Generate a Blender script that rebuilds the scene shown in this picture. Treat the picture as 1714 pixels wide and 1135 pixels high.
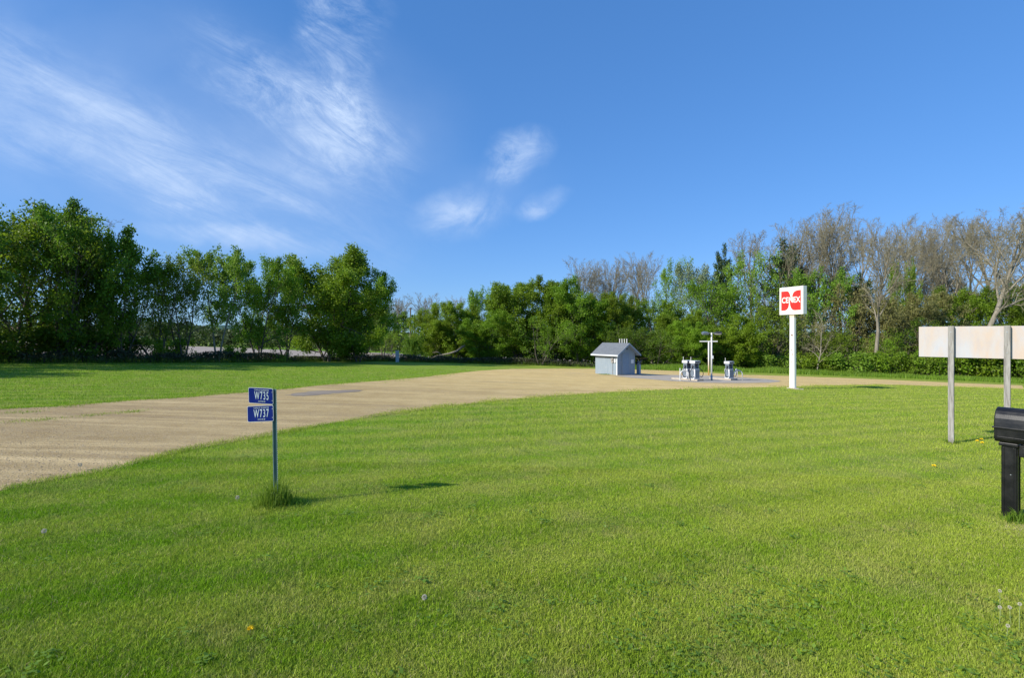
import bpy, bmesh, math, random
import numpy as np
from mathutils import Vector, Matrix, Euler
R = math.radians
scn = bpy.context.scene
col = scn.collection
for o in list(bpy.data.objects): bpy.data.objects.remove(o)

# ------------------------------------------------------------------ camera
H, F, CX, HY, IW, IH = 2.07, 850.0, 857.0, 560.0, 1714.0, 1135.0
cam = bpy.data.cameras.new('camera'); camo = bpy.data.objects.new('camera', cam); col.objects.link(camo)
camo.location = (0, 0, H); camo.rotation_euler = (R(90), 0, 0)
cam.sensor_width = 36; cam.lens = 36 * F / IW; cam.shift_y = -(IH / 2 - HY) / IW
cam.clip_start = .05; cam.clip_end = 6000
scn.camera = camo

# ------------------------------------------------------------------ light
SUN_EL, SUN_H = 32.0, Vector((-.88, -.475)).normalized()     # the sun stands low, left and behind the camera
scn.view_settings.view_transform = 'Standard'; scn.view_settings.look = 'None'
scn.view_settings.exposure = 0.42; scn.view_settings.gamma = 1
sl = bpy.data.lights.new('sun', 'SUN'); sl.energy = 4.6; sl.angle = R(.53); sl.color = (1, .945, .84)
so = bpy.data.objects.new('sun', sl); col.objects.link(so)
sd = Vector((SUN_H.x * math.cos(R(SUN_EL)), SUN_H.y * math.cos(R(SUN_EL)), math.sin(R(SUN_EL))))
so.rotation_euler = sd.to_track_quat('Z', 'Y').to_euler()
so.location = sd * 100

W = bpy.data.worlds.new('World'); scn.world = W; W.use_nodes = True
nt = W.node_tree; N = nt.nodes; L = nt.links; N.clear()
def nd(t, **k):
    n = N.new(t)
    for a, b in k.items(): setattr(n, a, b)
    return n
def vmath(op, a, b=None):
    n = nd('ShaderNodeVectorMath', operation=op)
    for i, s in enumerate((a, b)):
        if s is None: continue
        if isinstance(s, (tuple, list)): n.inputs[i].default_value = s
        else: L.new(s, n.inputs[i])
    return n
def fmath(op, a, b=None, clamp=False):
    n = nd('ShaderNodeMath', operation=op, use_clamp=clamp)
    for i, s in enumerate((a, b)):
        if s is None: continue
        if isinstance(s, (int, float)): n.inputs[i].default_value = s
        else: L.new(s, n.inputs[i])
    return n.outputs[0]
sky = nd('ShaderNodeTexSky', sky_type='NISHITA', sun_disc=False)
sky.sun_elevation = R(SUN_EL); sky.sun_rotation = math.atan2(SUN_H.x, SUN_H.y)
sky.altitude = 250; sky.air_density = 1.0; sky.dust_density = .05; sky.ozone_density = 3.0
tc = nd('ShaderNodeTexCoord'); sep = nd('ShaderNodeSeparateXYZ'); L.new(tc.outputs['Generated'], sep.inputs[0])
ym = fmath('MAXIMUM', sep.outputs[1], .08)
uu = fmath('DIVIDE', sep.outputs[0], ym); vv = fmath('DIVIDE', sep.outputs[2], ym)
uv = nd('ShaderNodeCombineXYZ'); L.new(uu, uv.inputs[0]); L.new(vv, uv.inputs[1])
def cloud_noise(rot, sx, sy, detail=6, rough=.62, dist=.6, seed=0):
    vr = nd('ShaderNodeVectorRotate', rotation_type='Z_AXIS'); vr.inputs['Angle'].default_value = R(rot)
    L.new(uv.outputs[0], vr.inputs['Vector'])
    v = vmath('MULTIPLY', vr.outputs[0], (sx, sy, 1)); v2 = vmath('ADD', v.outputs[0], (seed, seed * 1.7, seed * .3))
    n = nd('ShaderNodeTexNoise'); L.new(v2.outputs[0], n.inputs['Vector'])
    n.inputs['Scale'].default_value = 1; n.inputs['Detail'].default_value = detail
    n.inputs['Roughness'].default_value = rough; n.inputs['Distortion'].default_value = dist
    return n.outputs[0]
def ramp(s, lo, hi):
    m = nd('ShaderNodeMapRange', interpolation_type='SMOOTHSTEP'); L.new(s, m.inputs[0])
    m.inputs[1].default_value = lo; m.inputs[2].default_value = hi
    return m.outputs[0]
warp = nd('ShaderNodeTexNoise'); L.new(uv.outputs[0], warp.inputs['Vector'])
warp.inputs['Scale'].default_value = 5; warp.inputs['Detail'].default_value = 5
wv = vmath('SUBTRACT', warp.outputs['Color'], (.5, .5, .5)); wv2 = vmath('MULTIPLY', wv.outputs[0], (.12, .12, 0))
uvw = vmath('ADD', uv.outputs[0], wv2.outputs[0])
def blob(px, py, rx, ry, ang, inner=.0):
    d = vmath('SUBTRACT', uvw.outputs[0], ((px - CX) / F, (HY - py) / F, 0))
    vr = nd('ShaderNodeVectorRotate', rotation_type='Z_AXIS'); vr.inputs['Angle'].default_value = R(ang)
    L.new(d.outputs[0], vr.inputs['Vector'])
    m = vmath('MULTIPLY', vr.outputs[0], (F / rx, F / ry, 0))
    ln = vmath('LENGTH', m.outputs[0])
    mr = nd('ShaderNodeMapRange', interpolation_type='SMOOTHSTEP'); L.new(ln.outputs['Value'], mr.inputs[0])
    mr.inputs[1].default_value = 1; mr.inputs[2].default_value = inner
    mr.inputs[3].default_value = 0; mr.inputs[4].default_value = 1
    return mr.outputs[0]
fineA = ramp(cloud_noise(24, 3.0, 18, 11, .72, .5, 3), .30, .74)      # streaks falling to the right
fineB = ramp(cloud_noise(36, 6, 19, 11, .74, .7, 11), .30, .76)   # feathery plume
fineC = ramp(cloud_noise(-38, 10, 15, 10, .70, .6, 23), .24, .70)
billow = ramp(cloud_noise(10, 9, 13, 9, .66, .5, 41), .30, .66)
fineA = fmath('MULTIPLY', fineA, fmath('ADD', fmath('MULTIPLY', billow, .7), .45))
fineB = fmath('MULTIPLY', fineB, fmath('ADD', fmath('MULTIPLY', billow, .9), .4))
fineC = fmath('MULTIPLY', fineC, fmath('ADD', fmath('MULTIPLY', billow, 1.0), .4))
soft = ramp(cloud_noise(18, 1.6, 4, 5, .5, .4, 7), .15, .78)
terms = []
def addc(b, noise, k): terms.append(fmath('MULTIPLY', fmath('MULTIPLY', b, noise), k))
addc(blob(120, 200, 760, 330, 16), soft, .46)
addc(blob(420, 300, 430, 130, 20), fineA, .34)
addc(blob(90, 130, 460, 90, 27), fineA, .62)
addc(blob(180, 250, 460, 100, 16), fineA, .50)
addc(blob(330, 330, 420, 70, 18), fineA, .30)
addc(blob(590, 245, 135, 130, 30), fineB, .80)
addc(blob(570, 110, 95, 230, 12), fineB, .8)
addc(blob(540, 10, 60, 130, 24), fineB, .45)
addc(blob(610, 210, 90, 60, 35), fineB, .5)
addc(blob(460, 140, 220, 90, 26), fineB, .85)
addc(blob(520, 30, 40, 90, 18), fineB, .24)
addc(blob(600, 190, 230, 180, 20), soft, .26)
addc(blob(860, 262, 82, 50, -34), fineC, .85)
addc(blob(770, 360, 105, 60, -12), fineC, .8)
addc(blob(908, 343, 62, 32, -34), fineC, .8)
addc(blob(800, 330, 190, 80, -20), soft, .16)
addc(blob(395, 393, 210, 22, 8), fineA, .85)
addc(blob(400, 400, 230, 26, 9), soft, .35)
addc(blob(300, 326, 80, 11, 10), fineA, .60)
addc(blob(480, 345, 110, 18, 12), fineA, .5)
tot = terms[0]
for t_ in terms[1:]: tot = fmath('ADD', tot, t_)
tot = fmath('DIVIDE', tot, fmath('ADD', fmath('MULTIPLY', tot, .35), 1.0))
front = ramp(sep.outputs[1], .1, .3); tot = fmath('MULTIPLY', tot, front)
hs = nd('ShaderNodeHueSaturation'); L.new(sky.outputs[0], hs.inputs['Color'])
hs.inputs['Saturation'].default_value = 1.25; hs.inputs['Value'].default_value = 1
gm = nd('ShaderNodeGamma'); L.new(hs.outputs[0], gm.inputs[0]); gm.inputs[1].default_value = .5
gain = vmath('MULTIPLY', gm.outputs[0], (1.06, 1.71, 2.80))
mix = nd('ShaderNodeMix', data_type='RGBA'); L.new(tot, mix.inputs[0]); L.new(gain.outputs[0], mix.inputs[6])
mix.inputs[7].default_value = (4.5, 5.7, 7.8, 1)
bg = nd('ShaderNodeBackground'); bg.inputs[1].default_value = .10
L.new(mix.outputs[2], bg.inputs[0]); wo = nd('ShaderNodeOutputWorld'); L.new(bg.outputs[0], wo.inputs[0])

# ------------------------------------------------------------------ ground shape
def gz(x, y):
    u = .03 * (x + y)
    u = np.where(u > 4.2, 4.2 + 1.8 * np.tanh((u - 4.2) / 1.8), u)
    u = np.where(u < -1.5, -1.5 - 1.5 * np.tanh((-u - 1.5) / 1.5), u)
    return -u
def gzf(x, y): return float(gz(x, y))
def ground(px, py):            # where the ray of a photo pixel meets the ground
    Y = H / ((py - HY) / F - .03 - .03 * (px - CX) / F)
    X = (px - CX) / F * Y
    return X, Y

# ------------------------------------------------------------------ materials
class MT:
    def __init__(s, name):
        s.m = bpy.data.materials.new(name); s.m.use_nodes = True
        s.t = s.m.node_tree; s.N = s.t.nodes; s.L = s.t.links; s.N.clear()
        s.out = s.N.new('ShaderNodeOutputMaterial'); s.b = s.N.new('ShaderNodeBsdfPrincipled')
        s.L.new(s.b.outputs[0], s.out.inputs[0])
    def n(s, t, **k):
        n = s.N.new(t)
        for a, b in k.items(): setattr(n, a, b)
        return n
    def link(s, a, b): s.L.new(a, b)
    def pos(s, scale=(1, 1, 1), obj=False):
        g = s.n('ShaderNodeTexCoord').outputs['Object'] if obj else s.n('ShaderNodeNewGeometry').outputs['Position']
        m = s.n('ShaderNodeMapping'); m.inputs['Scale'].default_value = scale; s.link(g, m.inputs[0]); return m.outputs[0]
    def noise(s, vec, scale, detail=4, rough=.6, dist=0):
        n = s.n('ShaderNodeTexNoise'); s.link(vec, n.inputs['Vector'])
        n.inputs['Scale'].default_value = scale; n.inputs['Detail'].default_value = detail
        n.inputs['Roughness'].default_value = rough; n.inputs['Distortion'].default_value = dist
        return n.outputs[0]
    def mr(s, v, a, b, c=0, d=1):
        m = s.n('ShaderNodeMapRange'); s.link(v, m.inputs[0])
        for i, q in enumerate((a, b, c, d)): m.inputs[i + 1].default_value = q
        return m.outputs[0]
    def mix(s, f, a, b, mode='MIX'):
        m = s.n('ShaderNodeMix', data_type='RGBA', blend_type=mode)
        for i, v in ((0, f), (6, a), (7, b)):
            if isinstance(v, (int, float)): m.inputs[i].default_value = v
            elif isinstance(v, (tuple, list)): m.inputs[i].default_value = (*v, 1)
            else: s.link(v, m.inputs[i])
        return m.outputs[2]
    def mul(s, a, b, op='MULTIPLY'):
        m = s.n('ShaderNodeMath', operation=op)
        for i, v in enumerate((a, b)):
            if isinstance(v, (int, float)): m.inputs[i].default_value = v
            else: s.link(v, m.inputs[i])
        return m.outputs[0]
    def color(s, c):
        if isinstance(c, (tuple, list)): s.b.inputs['Base Color'].default_value = (*c, 1)
        else: s.link(c, s.b.inputs['Base Color'])
    def rough(s, r, spec=.5):
        if isinstance(r, (int, float)): s.b.inputs['Roughness'].default_value = r
        else: s.link(r, s.b.inputs['Roughness'])
        s.b.inputs['Specular IOR Level'].default_value = spec
    def bump(s, h, dist=.01, strength=1):
        b = s.n('ShaderNodeBump'); b.inputs['Distance'].default_value = dist; b.inputs['Strength'].default_value = strength
        s.link(h, b.inputs['Height']); s.link(b.outputs[0], s.b.inputs['Normal'])

def paint(name, c, c2=None, scale=8, rough=.5, metal=0, spec=.5, dirt=None, amount=.5, stretch=(1, 1, 1), bump=0):
    m = MT(name); p = m.pos(stretch, obj=True)
    n = m.noise(p, scale, 6, .65)
    c2 = c2 or tuple(v * .8 for v in c)
    k = m.mix(m.mr(n, .35, .65), c, c2)
    if dirt:
        n2 = m.noise(p, scale * .6, 8, .7); k = m.mix(m.mul(m.mr(n2, .5, .68), amount), k, dirt)
    m.color(k); m.rough(m.mr(n, .3, .7, rough * .85, min(1, rough * 1.15)), spec); m.b.inputs['Metallic'].default_value = metal
    if bump: m.bump(m.noise(p, scale * 6, 4), bump, .6)
    return m.m

def lawn_color(m):
    """the colour of the mown lawn at a place: patches, clover, mowing lines"""
    p = m.pos()
    g1, g2, g3, gd = (.19, .345, .011), (.31, .395, .038), (.56, .48, .20), (.075, .19, .018)
    n1 = m.noise(p, .33, 4, .6, .4); n2 = m.noise(p, 1.7, 5, .65, .5); n3 = m.noise(p, 6.5, 4, .7)
    sx = m.n('ShaderNodeSeparateXYZ'); m.link(p, sx.inputs[0])
    near = m.mr(m.mul(sx.outputs[0], .5, 'ADD'), -7, 5, -.09, .10)
    f = m.mul(m.mul(m.mul(n1, .5), m.mul(n2, .35), 'ADD'), m.mul(n3, .18), 'ADD')
    f = m.mul(f, near, 'ADD')
    k = m.mix(m.mr(f, .42, .62), g1, g2)
    k = m.mix(m.mul(m.mr(n3, .55, .75), .30), k, g3)
    n5 = m.noise(p, .9, 7, .72, .3); n6 = m.noise(p, 3.1, 6, .75, .4)
    k = m.mix(m.mul(m.mr(n5, .48, .68), .65), k, (.40, .38, .12))
    k = m.mix(m.mul(m.mr(n6, .56, .72), .45), k, (.46, .39, .17))
    n4 = m.noise(m.pos((1, 1, 1)), .8, 6, .75, .8)
    k = m.mix(m.mul(m.mr(n4, .58, .70), .4), k, gd)
    # passes of the mower, running across the lawn
    w = m.n('ShaderNodeTexWave', wave_type='BANDS', bands_direction='Y')
    mp = m.n('ShaderNodeMapping'); mp.inputs['Rotation'].default_value = (0, 0, R(-25)); m.link(p, mp.inputs[0])
    m.link(mp.outputs[0], w.inputs['Vector']); w.inputs['Scale'].default_value = .25
    w.inputs['Distortion'].default_value = 2.0; w.inputs['Detail'].default_value = 3; w.inputs['Detail Scale'].default_value = .25
    k = m.mix(m.mul(m.mr(w.outputs[1], .3, .9), .36), k, (.42, .48, .07))
    k = m.mix(m.mul(m.mul(m.mr(w.outputs[1], .22, .0), m.mr(n2, .4, .6)), .30), k, (.12, .26, .012))
    return k, n3, p

m = MT('lawn')
k, n3, p = lawn_color(m)
fine = m.noise(m.pos((1, 1, 1)), 26, 5, .75); m2 = m.noise(p, 9, 4, .7)
k = m.mix(m.mr(fine, .38, .66), m.mix(.35, k, (.03, .06, .01)), k)
m.color(k); m.rough(.9, .15); m.bump(m.mul(fine, m.mul(m2, .8), 'ADD'), .05, .8)
M_LAWN = m.m
m = MT('grass_blade')
k, n3, p = lawn_color(m)
at = m.n('ShaderNodeAttribute', attribute_name='tint')
ca = m.mr(at.outputs['Fac'], 0, 1, .62, 1.55)
hsv = m.n('ShaderNodeHueSaturation'); m.link(k, hsv.inputs['Color']); m.link(ca, hsv.inputs['Value'])
k2 = m.mix(m.mr(at.outputs['Fac'], .93, .95), hsv.outputs[0], (.46, .41, .19))
m.color(k2); m.rough(.75, .12)
tr = m.n('ShaderNodeBsdfTranslucent'); m.link(k2, tr.inputs[0]); mx = m.n('ShaderNodeMixShader'); mx.inputs[0].default_value = .3
m.link(m.b.outputs[0], mx.inputs[1]); m.link(tr.outputs[0], mx.inputs[2]); m.link(mx.outputs[0], m.out.inputs[0])
M_BLADE = m.m

def leafmat(name, c1, c2, trans=.35, rough=.5):
    m = MT(name); g = m.n('ShaderNodeNewGeometry'); oi = m.n('ShaderNodeObjectInfo')
    rnd = g.outputs['Random Per Island']
    k = m.mix(rnd, c1, c2)
    n = m.noise(m.pos(obj=True), .55, 3, .5)
    hsv = m.n('ShaderNodeHueSaturation'); m.link(k, hsv.inputs['Color'])
    m.link(m.mr(oi.outputs['Random'], 0, 1, .487, .513), hsv.inputs['Hue'])
    v = m.mul(m.mr(n, .3, .7, .8, 1.2), m.mr(oi.outputs['Random'], 0, 1, .88, 1.12)); m.link(v, hsv.inputs['Value'])
    m.color(hsv.outputs[0]); m.rough(rough, .3)
    tr = m.n('ShaderNodeBsdfTranslucent'); m.link(hsv.outputs[0], tr.inputs[0])
    mx = m.n('ShaderNodeMixShader'); mx.inputs[0].default_value = trans
    m.link(m.b.outputs[0], mx.inputs[1]); m.link(tr.outputs[0], mx.inputs[2]); m.link(mx.outputs[0], m.out.inputs[0])
    return m.m
def barkmat(name, c1, c2):
    m = MT(name); p = m.pos((1, 1, .25), obj=True); n = m.noise(p, 9, 5, .7)
    m.color(m.mix(m.mr(n, .35, .65), c1, c2)); m.rough(.95, .1); m.bump(n, .03, .8); return m.m
BARK = barkmat('dark_bark', (.075, .062, .05), (.15, .13, .105))
BARK_L = barkmat('grey_bark', (.17, .152, .118), (.31, .275, .215))
TWIG = barkmat('pale_twigs', (.19, .17, .11), (.31, .28, .19))
LF = {
    'mid': leafmat('leaf_mid_green', (.135, .235, .012), (.235, .355, .024), .5),
    'dark': leafmat('leaf_dark_green', (.085, .165, .012), (.17, .265, .020), .48),
    'bright': leafmat('leaf_bright_green', (.155, .265, .022), (.24, .365, .040), .45),
    'yellow': leafmat('leaf_yellow_green', (.165, .28, .014), (.26, .40, .028), .48),
    'silver': leafmat('leaf_silver_green', (.16, .22, .10), (.26, .32, .17), .3),
    'pine': leafmat('pine_needles', (.024, .050, .016), (.055, .090, .026), .1),
    'brown': leafmat('budding_brown_green', (.19, .20, .06), (.28, .27, .09), .35),
    'weed': leafmat('weed_green', (.13, .26, .02), (.24, .38, .04), .4),
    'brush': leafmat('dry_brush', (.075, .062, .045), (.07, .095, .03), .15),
    'far': leafmat('far_leaves', (.06, .10, .03), (.10, .15, .05), .3),
}

# ------------------------------------------------------------------ mesh helpers
def tag(o, label=None, cat=None, group=None, kind=None):
    if label: o['label'] = label
    if cat: o['category'] = cat
    if group: o['group'] = group
    if kind: o['kind'] = kind
    return o
def link(o, parent=None):
    col.objects.link(o)
    if parent: o.parent = parent
    return o
def empty(name, loc, rz=0, **k):
    o = bpy.data.objects.new(name, None); link(o); o.location = loc; o.rotation_euler = (0, 0, rz)
    o.empty_display_size = .2
    return tag(o, **k)
def npmesh(name, verts, faces, mat, parent=None, k=4, smooth=False, uniform=True):
    me = bpy.data.meshes.new(name); verts = np.asarray(verts, np.float32); faces = np.asarray(faces, np.int32)
    me.vertices.add(len(verts)); me.vertices.foreach_set('co', verts.ravel())
    me.loops.add(faces.size); me.loops.foreach_set('vertex_index', faces.ravel())
    nf = faces.size // k
    me.polygons.add(nf); me.polygons.foreach_set('loop_start', np.arange(0, faces.size, k, dtype=np.int32))
    if smooth: me.polygons.foreach_set('use_smooth', np.ones(nf, bool))
    me.update(calc_edges=True); me.validate()
    me.materials.append(mat)
    return link(bpy.data.objects.new(name, me), parent)
class MB:
    def __init__(s): s.bm = bmesh.new()
    def box(s, c, d, rot=None):
        g = bmesh.ops.create_cube(s.bm, size=1)['verts']
        M = Matrix.Translation(c) @ (Euler(rot).to_matrix().to_4x4() if rot else Matrix()) @ Matrix.Diagonal((*d, 1))
        bmesh.ops.transform(s.bm, matrix=M, verts=g); return s
    def cyl(s, a, b, r, r2=None, n=16):
        a, b = Vector(a), Vector(b); d = b - a
        g = bmesh.ops.create_cone(s.bm, cap_ends=True, segments=n, radius1=r, radius2=r if r2 is None else r2, depth=d.length)['verts']
        M = Matrix.Translation((a + b) / 2) @ d.to_track_quat('Z', 'Y').to_matrix().to_4x4()
        bmesh.ops.transform(s.bm, matrix=M, verts=g); return s
    def tube(s, pts, r, n=10):
        pts = [Vector(p) for p in pts]; rings = []
        for i, p in enumerate(pts):
            d = (pts[min(i + 1, len(pts) - 1)] - pts[max(i - 1, 0)]).normalized()
            q = d.to_track_quat('Z', 'Y'); rr = r[i] if isinstance(r, (list, tuple)) else r
            rings.append([s.bm.verts.new(p + q @ Vector((rr * math.cos(2 * math.pi * j / n), rr * math.sin(2 * math.pi * j / n), 0))) for j in range(n)])
        for A, B in zip(rings, rings[1:]):
            for j in range(n): s.bm.faces.new((A[j], A[(j + 1) % n], B[(j + 1) % n], B[j]))
        s.bm.faces.new(rings[0][::-1]); s.bm.faces.new(rings[-1]); return s
    def prism(s, prof, axis, a, b):      # closed 2D profile pushed along an axis ('x' or 'y')
        def P(u, v, t): return (t, u, v) if axis == 'x' else ((u, t, v) if axis == 'y' else (u, v, t))
        A = [s.bm.verts.new(P(u, v, a)) for u, v in prof]; B = [s.bm.verts.new(P(u, v, b)) for u, v in prof]
        n = len(prof); s.bm.faces.new(A); s.bm.faces.new(B[::-1])
        for i in range(n): s.bm.faces.new((A[i], B[i], B[(i + 1) % n], A[(i + 1) % n]))
        bmesh.ops.recalc_face_normals(s.bm, faces=s.bm.faces); return s
    def build(s, name, mat, parent=None, bevel=0, smooth=False, seg=2, loc=None, rot=None):
        me = bpy.data.meshes.new(name); bmesh.ops.recalc_face_normals(s.bm, faces=s.bm.faces)
        s.bm.to_mesh(me); s.bm.free(); me.materials.append(mat)
        if smooth: me.polygons.foreach_set('use_smooth', [True] * len(me.polygons))
        o = link(bpy.data.objects.new(name, me), parent)
        if loc: o.location = loc
        if rot: o.rotation_euler = rot
        if bevel:
            b = o.modifiers.new('bevel', 'BEVEL'); b.width = bevel; b.segments = seg; b.limit_method = 'ANGLE'
        return o
def text(name, s, size, mat, parent, loc, rot, sx=1, bold=0, ext=.002, gap=1):
    cu = bpy.data.curves.new(name, 'FONT'); cu.body = s; cu.size = size; cu.align_x = 'CENTER'; cu.align_y = 'CENTER'
    cu.extrude = ext; cu.offset = bold; cu.space_character = gap
    t = bpy.data.objects.new(name, cu); col.objects.link(t); bpy.context.view_layer.update()
    me = bpy.data.meshes.new_from_object(t.evaluated_get(bpy.context.evaluated_depsgraph_get()))
    bpy.data.objects.remove(t); me.materials.clear(); me.materials.append(mat)
    o = link(bpy.data.objects.new(name, me), parent); o.location = loc; o.rotation_euler = rot; o.scale = (sx, 1, 1)
    return o
def inpoly(x, y, poly):
    c = np.zeros(len(x), bool); n = len(poly)
    for i in range(n):
        x1, y1 = poly[i]; x2, y2 = poly[(i + 1) % n]
        if y1 == y2: continue
        k = ((y1 > y) != (y2 > y)) & (x < (x2 - x1) * (y - y1) / (y2 - y1) + x1); c ^= k
    return c
def smoothline(pts, step=8):
    out = []
    for i in range(len(pts) - 1):
        p0 = pts[max(i - 1, 0)]; p1 = pts[i]; p2 = pts[i + 1]; p3 = pts[min(i + 2, len(pts) - 1)]
        for j in range(step):
            t = j / step
            out.append(tuple(.5 * ((2 * p1[a]) + (-p0[a] + p2[a]) * t + (2 * p0[a] - 5 * p1[a] + 4 * p2[a] - p3[a]) * t * t + (-p0[a] + 3 * p1[a] - 3 * p2[a] + p3[a]) * t ** 3) for a in (0, 1)))
    out.append(pts[-1]); return out

# ------------------------------------------------------------------ ground sheets
ax = np.concatenate([np.linspace(-1800, -160, 22)[:-1], np.arange(-160, 161, 5), np.linspace(160, 1800, 22)[1:]])
ay = np.concatenate([np.linspace(-900, -40, 12)[:-1], np.arange(-40, 261, 5), np.linspace(260, 2400, 24)[1:]])
gx, gy = np.meshgrid(ax, ay); v = np.stack([gx.ravel(), gy.ravel(), gz(gx, gy).ravel()], 1)
nx, ny = len(ax), len(ay); i, j = np.meshgrid(np.arange(nx - 1), np.arange(ny - 1)); b = (j * nx + i).ravel()
tag(npmesh('ground', v, np.stack([b, b + 1, b + nx + 1, b + nx], 1), M_LAWN, smooth=True), kind='structure')

far_edge = [(-140, 697), (0, 685), (100, 680), (200, 672), (300, 666), (400, 658), (480, 651), (560, 643), (640, 637), (700, 632), (760, 625), (830, 619), (900, 617.5), (980, 617.5), (1080, 619), (1150, 622), (1230, 627), (1300, 629), (1400, 632.5), (1500, 636.5), (1600, 641), (1714, 645.5)]
near_edge = [(-140, 858), (0, 823), (90, 804), (190, 787), (262, 767), (350, 748), (455, 729), (500, 720), (560, 708), (640, 696), (700, 688), (760, 680), (830, 672), (900, 665.5), (1000, 658.5), (1100, 653.5), (1200, 650.5), (1320, 648), (1400, 645.5), (1500, 644.5), (1600, 648), (1714, 652)]
fe = smoothline([ground(*p) for p in far_edge], 14); ne = smoothline([ground(*p) for p in near_edge], 14)
rj = random.Random(4)
def jit(l, a): return [(x + rj.uniform(-a, a) * (.4 + y / 40), y + rj.uniform(-a, a) * (.4 + y / 40)) for x, y in l]
def wob(l, a, sd):
    r_ = random.Random(sd); o = []; v1 = v2 = 0
    for x, y in l:
        v1 = v1 * .6 + r_.uniform(-1, 1) * .6; o.append((x, y + v1 * a * (.4 + y / 30)))
    return o
fe, ne = wob(fe, .16, 1), wob(ne, .06, 2)
def strip(name, A, B, mat, dz, n=12):
    vs = []
    for (x1, y1), (x2, y2) in zip(A, B):
        for t in range(n + 1):
            x = x1 + (x2 - x1) * t / n; y = y1 + (y2 - y1) * t / n; vs.append((x, y, gzf(x, y) + dz))
    fs = [(i * (n + 1) + t, i * (n + 1) + t + 1, (i + 1) * (n + 1) + t + 1, (i + 1) * (n + 1) + t) for i in range(len(A) - 1) for t in range(n)]
    o = npmesh(name, vs, fs, mat, smooth=True); return o
m = MT('gravel')
p = m.pos(); sx = m.n('ShaderNodeSeparateXYZ'); m.link(p, sx.inputs[0])
vo = m.n('ShaderNodeTexVoronoi'); m.link(p, vo.inputs['Vector']); vo.inputs['Scale'].default_value = 38
vc = m.n('ShaderNodeSeparateColor'); m.link(vo.outputs['Color'], vc.inputs[0])
big = m.noise(p, .12, 4, .6, .5); mid = m.noise(p, .9, 6, .7); fn = m.noise(p, 14, 5, .75)
mp = m.n('ShaderNodeMapping'); mp.inputs['Rotation'].default_value = (0, 0, R(-64)); mp.inputs['Scale'].default_value = (.10, 1.6, 1); 
mp.vector_type = 'POINT'; m.link(p, mp.inputs[0]); trk = m.noise(mp.outputs[0], 1.0, 5, .6, .3)
left = m.mr(m.mul(sx.outputs[0], sx.outputs[1], 'ADD'), 2, 40)      # greyer stone by the road, sand-coloured farther in
cA = m.mix(m.mr(mid, .35, .65), (.33, .235, .105), (.43, .32, .155))
cB = m.mix(m.mr(mid, .35, .65), (.60, .42, .15), (.72, .53, .21))
k = m.mix(left, cA, cB)
k = m.mix(m.mul(m.mr(trk, .5, .68), .6), k, (.70, .53, .27))
k = m.mix(m.mul(m.mr(trk, .47, .33), .5), k, (.30, .215, .12))
k = m.mix(m.mul(m.mr(big, .55, .7), .3), k, (.34, .28, .20))
k = m.mix(m.mul(m.mr(vc.outputs[0], .7, 1), .3), k, (.58, .50, .36))
k = m.mix(m.mul(m.mr(vc.outputs[1], .78, 1), .4), k, (.17, .13, .085))
k = m.mix(m.mul(m.mr(fn, .55, .7), .35), k, (.20, .16, .12))
m.color(k); m.rough(.95, .15); m.bump(m.mul(m.mul(fn, .7), m.mul(vo.outputs[0], .5), 'ADD'), .018, .6)
M_GRAVEL = m.m
tag(strip('gravel_lot', fe, ne, M_GRAVEL, .006), kind='structure')
lot_poly = fe + ne[::-1]

M_CONC = paint('concrete', (.47, .41, .33), (.40, .345, .275), 2, .9, spec=.2, dirt=(.22, .2, .17), amount=.5, bump=.004)
M_ASPH = paint('old_asphalt', (.23, .19, .15), (.30, .25, .19), 1.2, .95, spec=.15, dirt=(.33, .28, .2), amount=.8, bump=.006)
def sheet(name, pix, mat, dz, rag=.0):
    pts = [ground(*q) for q in pix]
    if rag: pts = jit(smoothline(pts + [pts[0]], 5)[:-1], rag)
    bm = bmesh.new(); bm.faces.new([bm.verts.new((x, y, gzf(x, y) + dz)) for x, y in pts])
    bmesh.ops.recalc_face_normals(bm, faces=bm.faces); me = bpy.data.meshes.new(name)
    for f_ in bm.faces:
        if f_.normal.z < 0: f_.normal_flip()
    bm.to_mesh(me); bm.free(); me.materials.append(mat)
    return tag(link(bpy.data.objects.new(name, me)), kind='structure')
sheet('concrete_pad', [(1030, 630), (1064, 627.5), (1120, 628), (1180, 629), (1240, 632), (1295, 636), (1300, 640), (1250, 641.5), (1180, 641), (1110, 637)], M_CONC, .016, .1)
sheet('asphalt_patch', [(478, 662), (520, 656), (575, 653.5), (612, 654), (585, 657), (540, 661), (505, 663.5)], M_ASPH, .013, .12)
0 and sheet('asphalt_patch', [(60, 693), (130, 689), (185, 690), (120, 695), (70, 697)], M_ASPH, .013, .08)

m = MT('ploughed_field'); p = m.pos(); n = m.noise(m.pos((1, .3, 1)), 1.2, 6, .7)
m.color(m.mix(m.mr(n, .35, .65), (.30, .25, .205), (.42, .36, .30))); m.rough(.95, .1); m.bump(n, .12, .8); M_FIELD = m.m
fx = np.arange(-260, 21, 5.0); fy = np.arange(40, 206, 5.0); vs = []; fs = []
GX, GY = np.meshgrid(fx, fy); fv = np.stack([GX.ravel(), GY.ravel(), (gz(GX, GY) + .03).ravel()], 1)
n_ = len(fx); q = []
for j in range(len(fy) - 1):
    for i in range(n_ - 1):
        x, y = fx[i] + 2.5, fy[j] + 2.5
        if y - 62 > (x + 24) * .85 + 6 and y < 150 - .25 * (x + 30) and y > 50 and y < 146 - .22 * x: q.append((j * n_ + i, j * n_ + i + 1, (j + 1) * n_ + i + 1, (j + 1) * n_ + i))
tag(npmesh('field', fv, q, M_FIELD, smooth=True), kind='structure')
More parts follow.
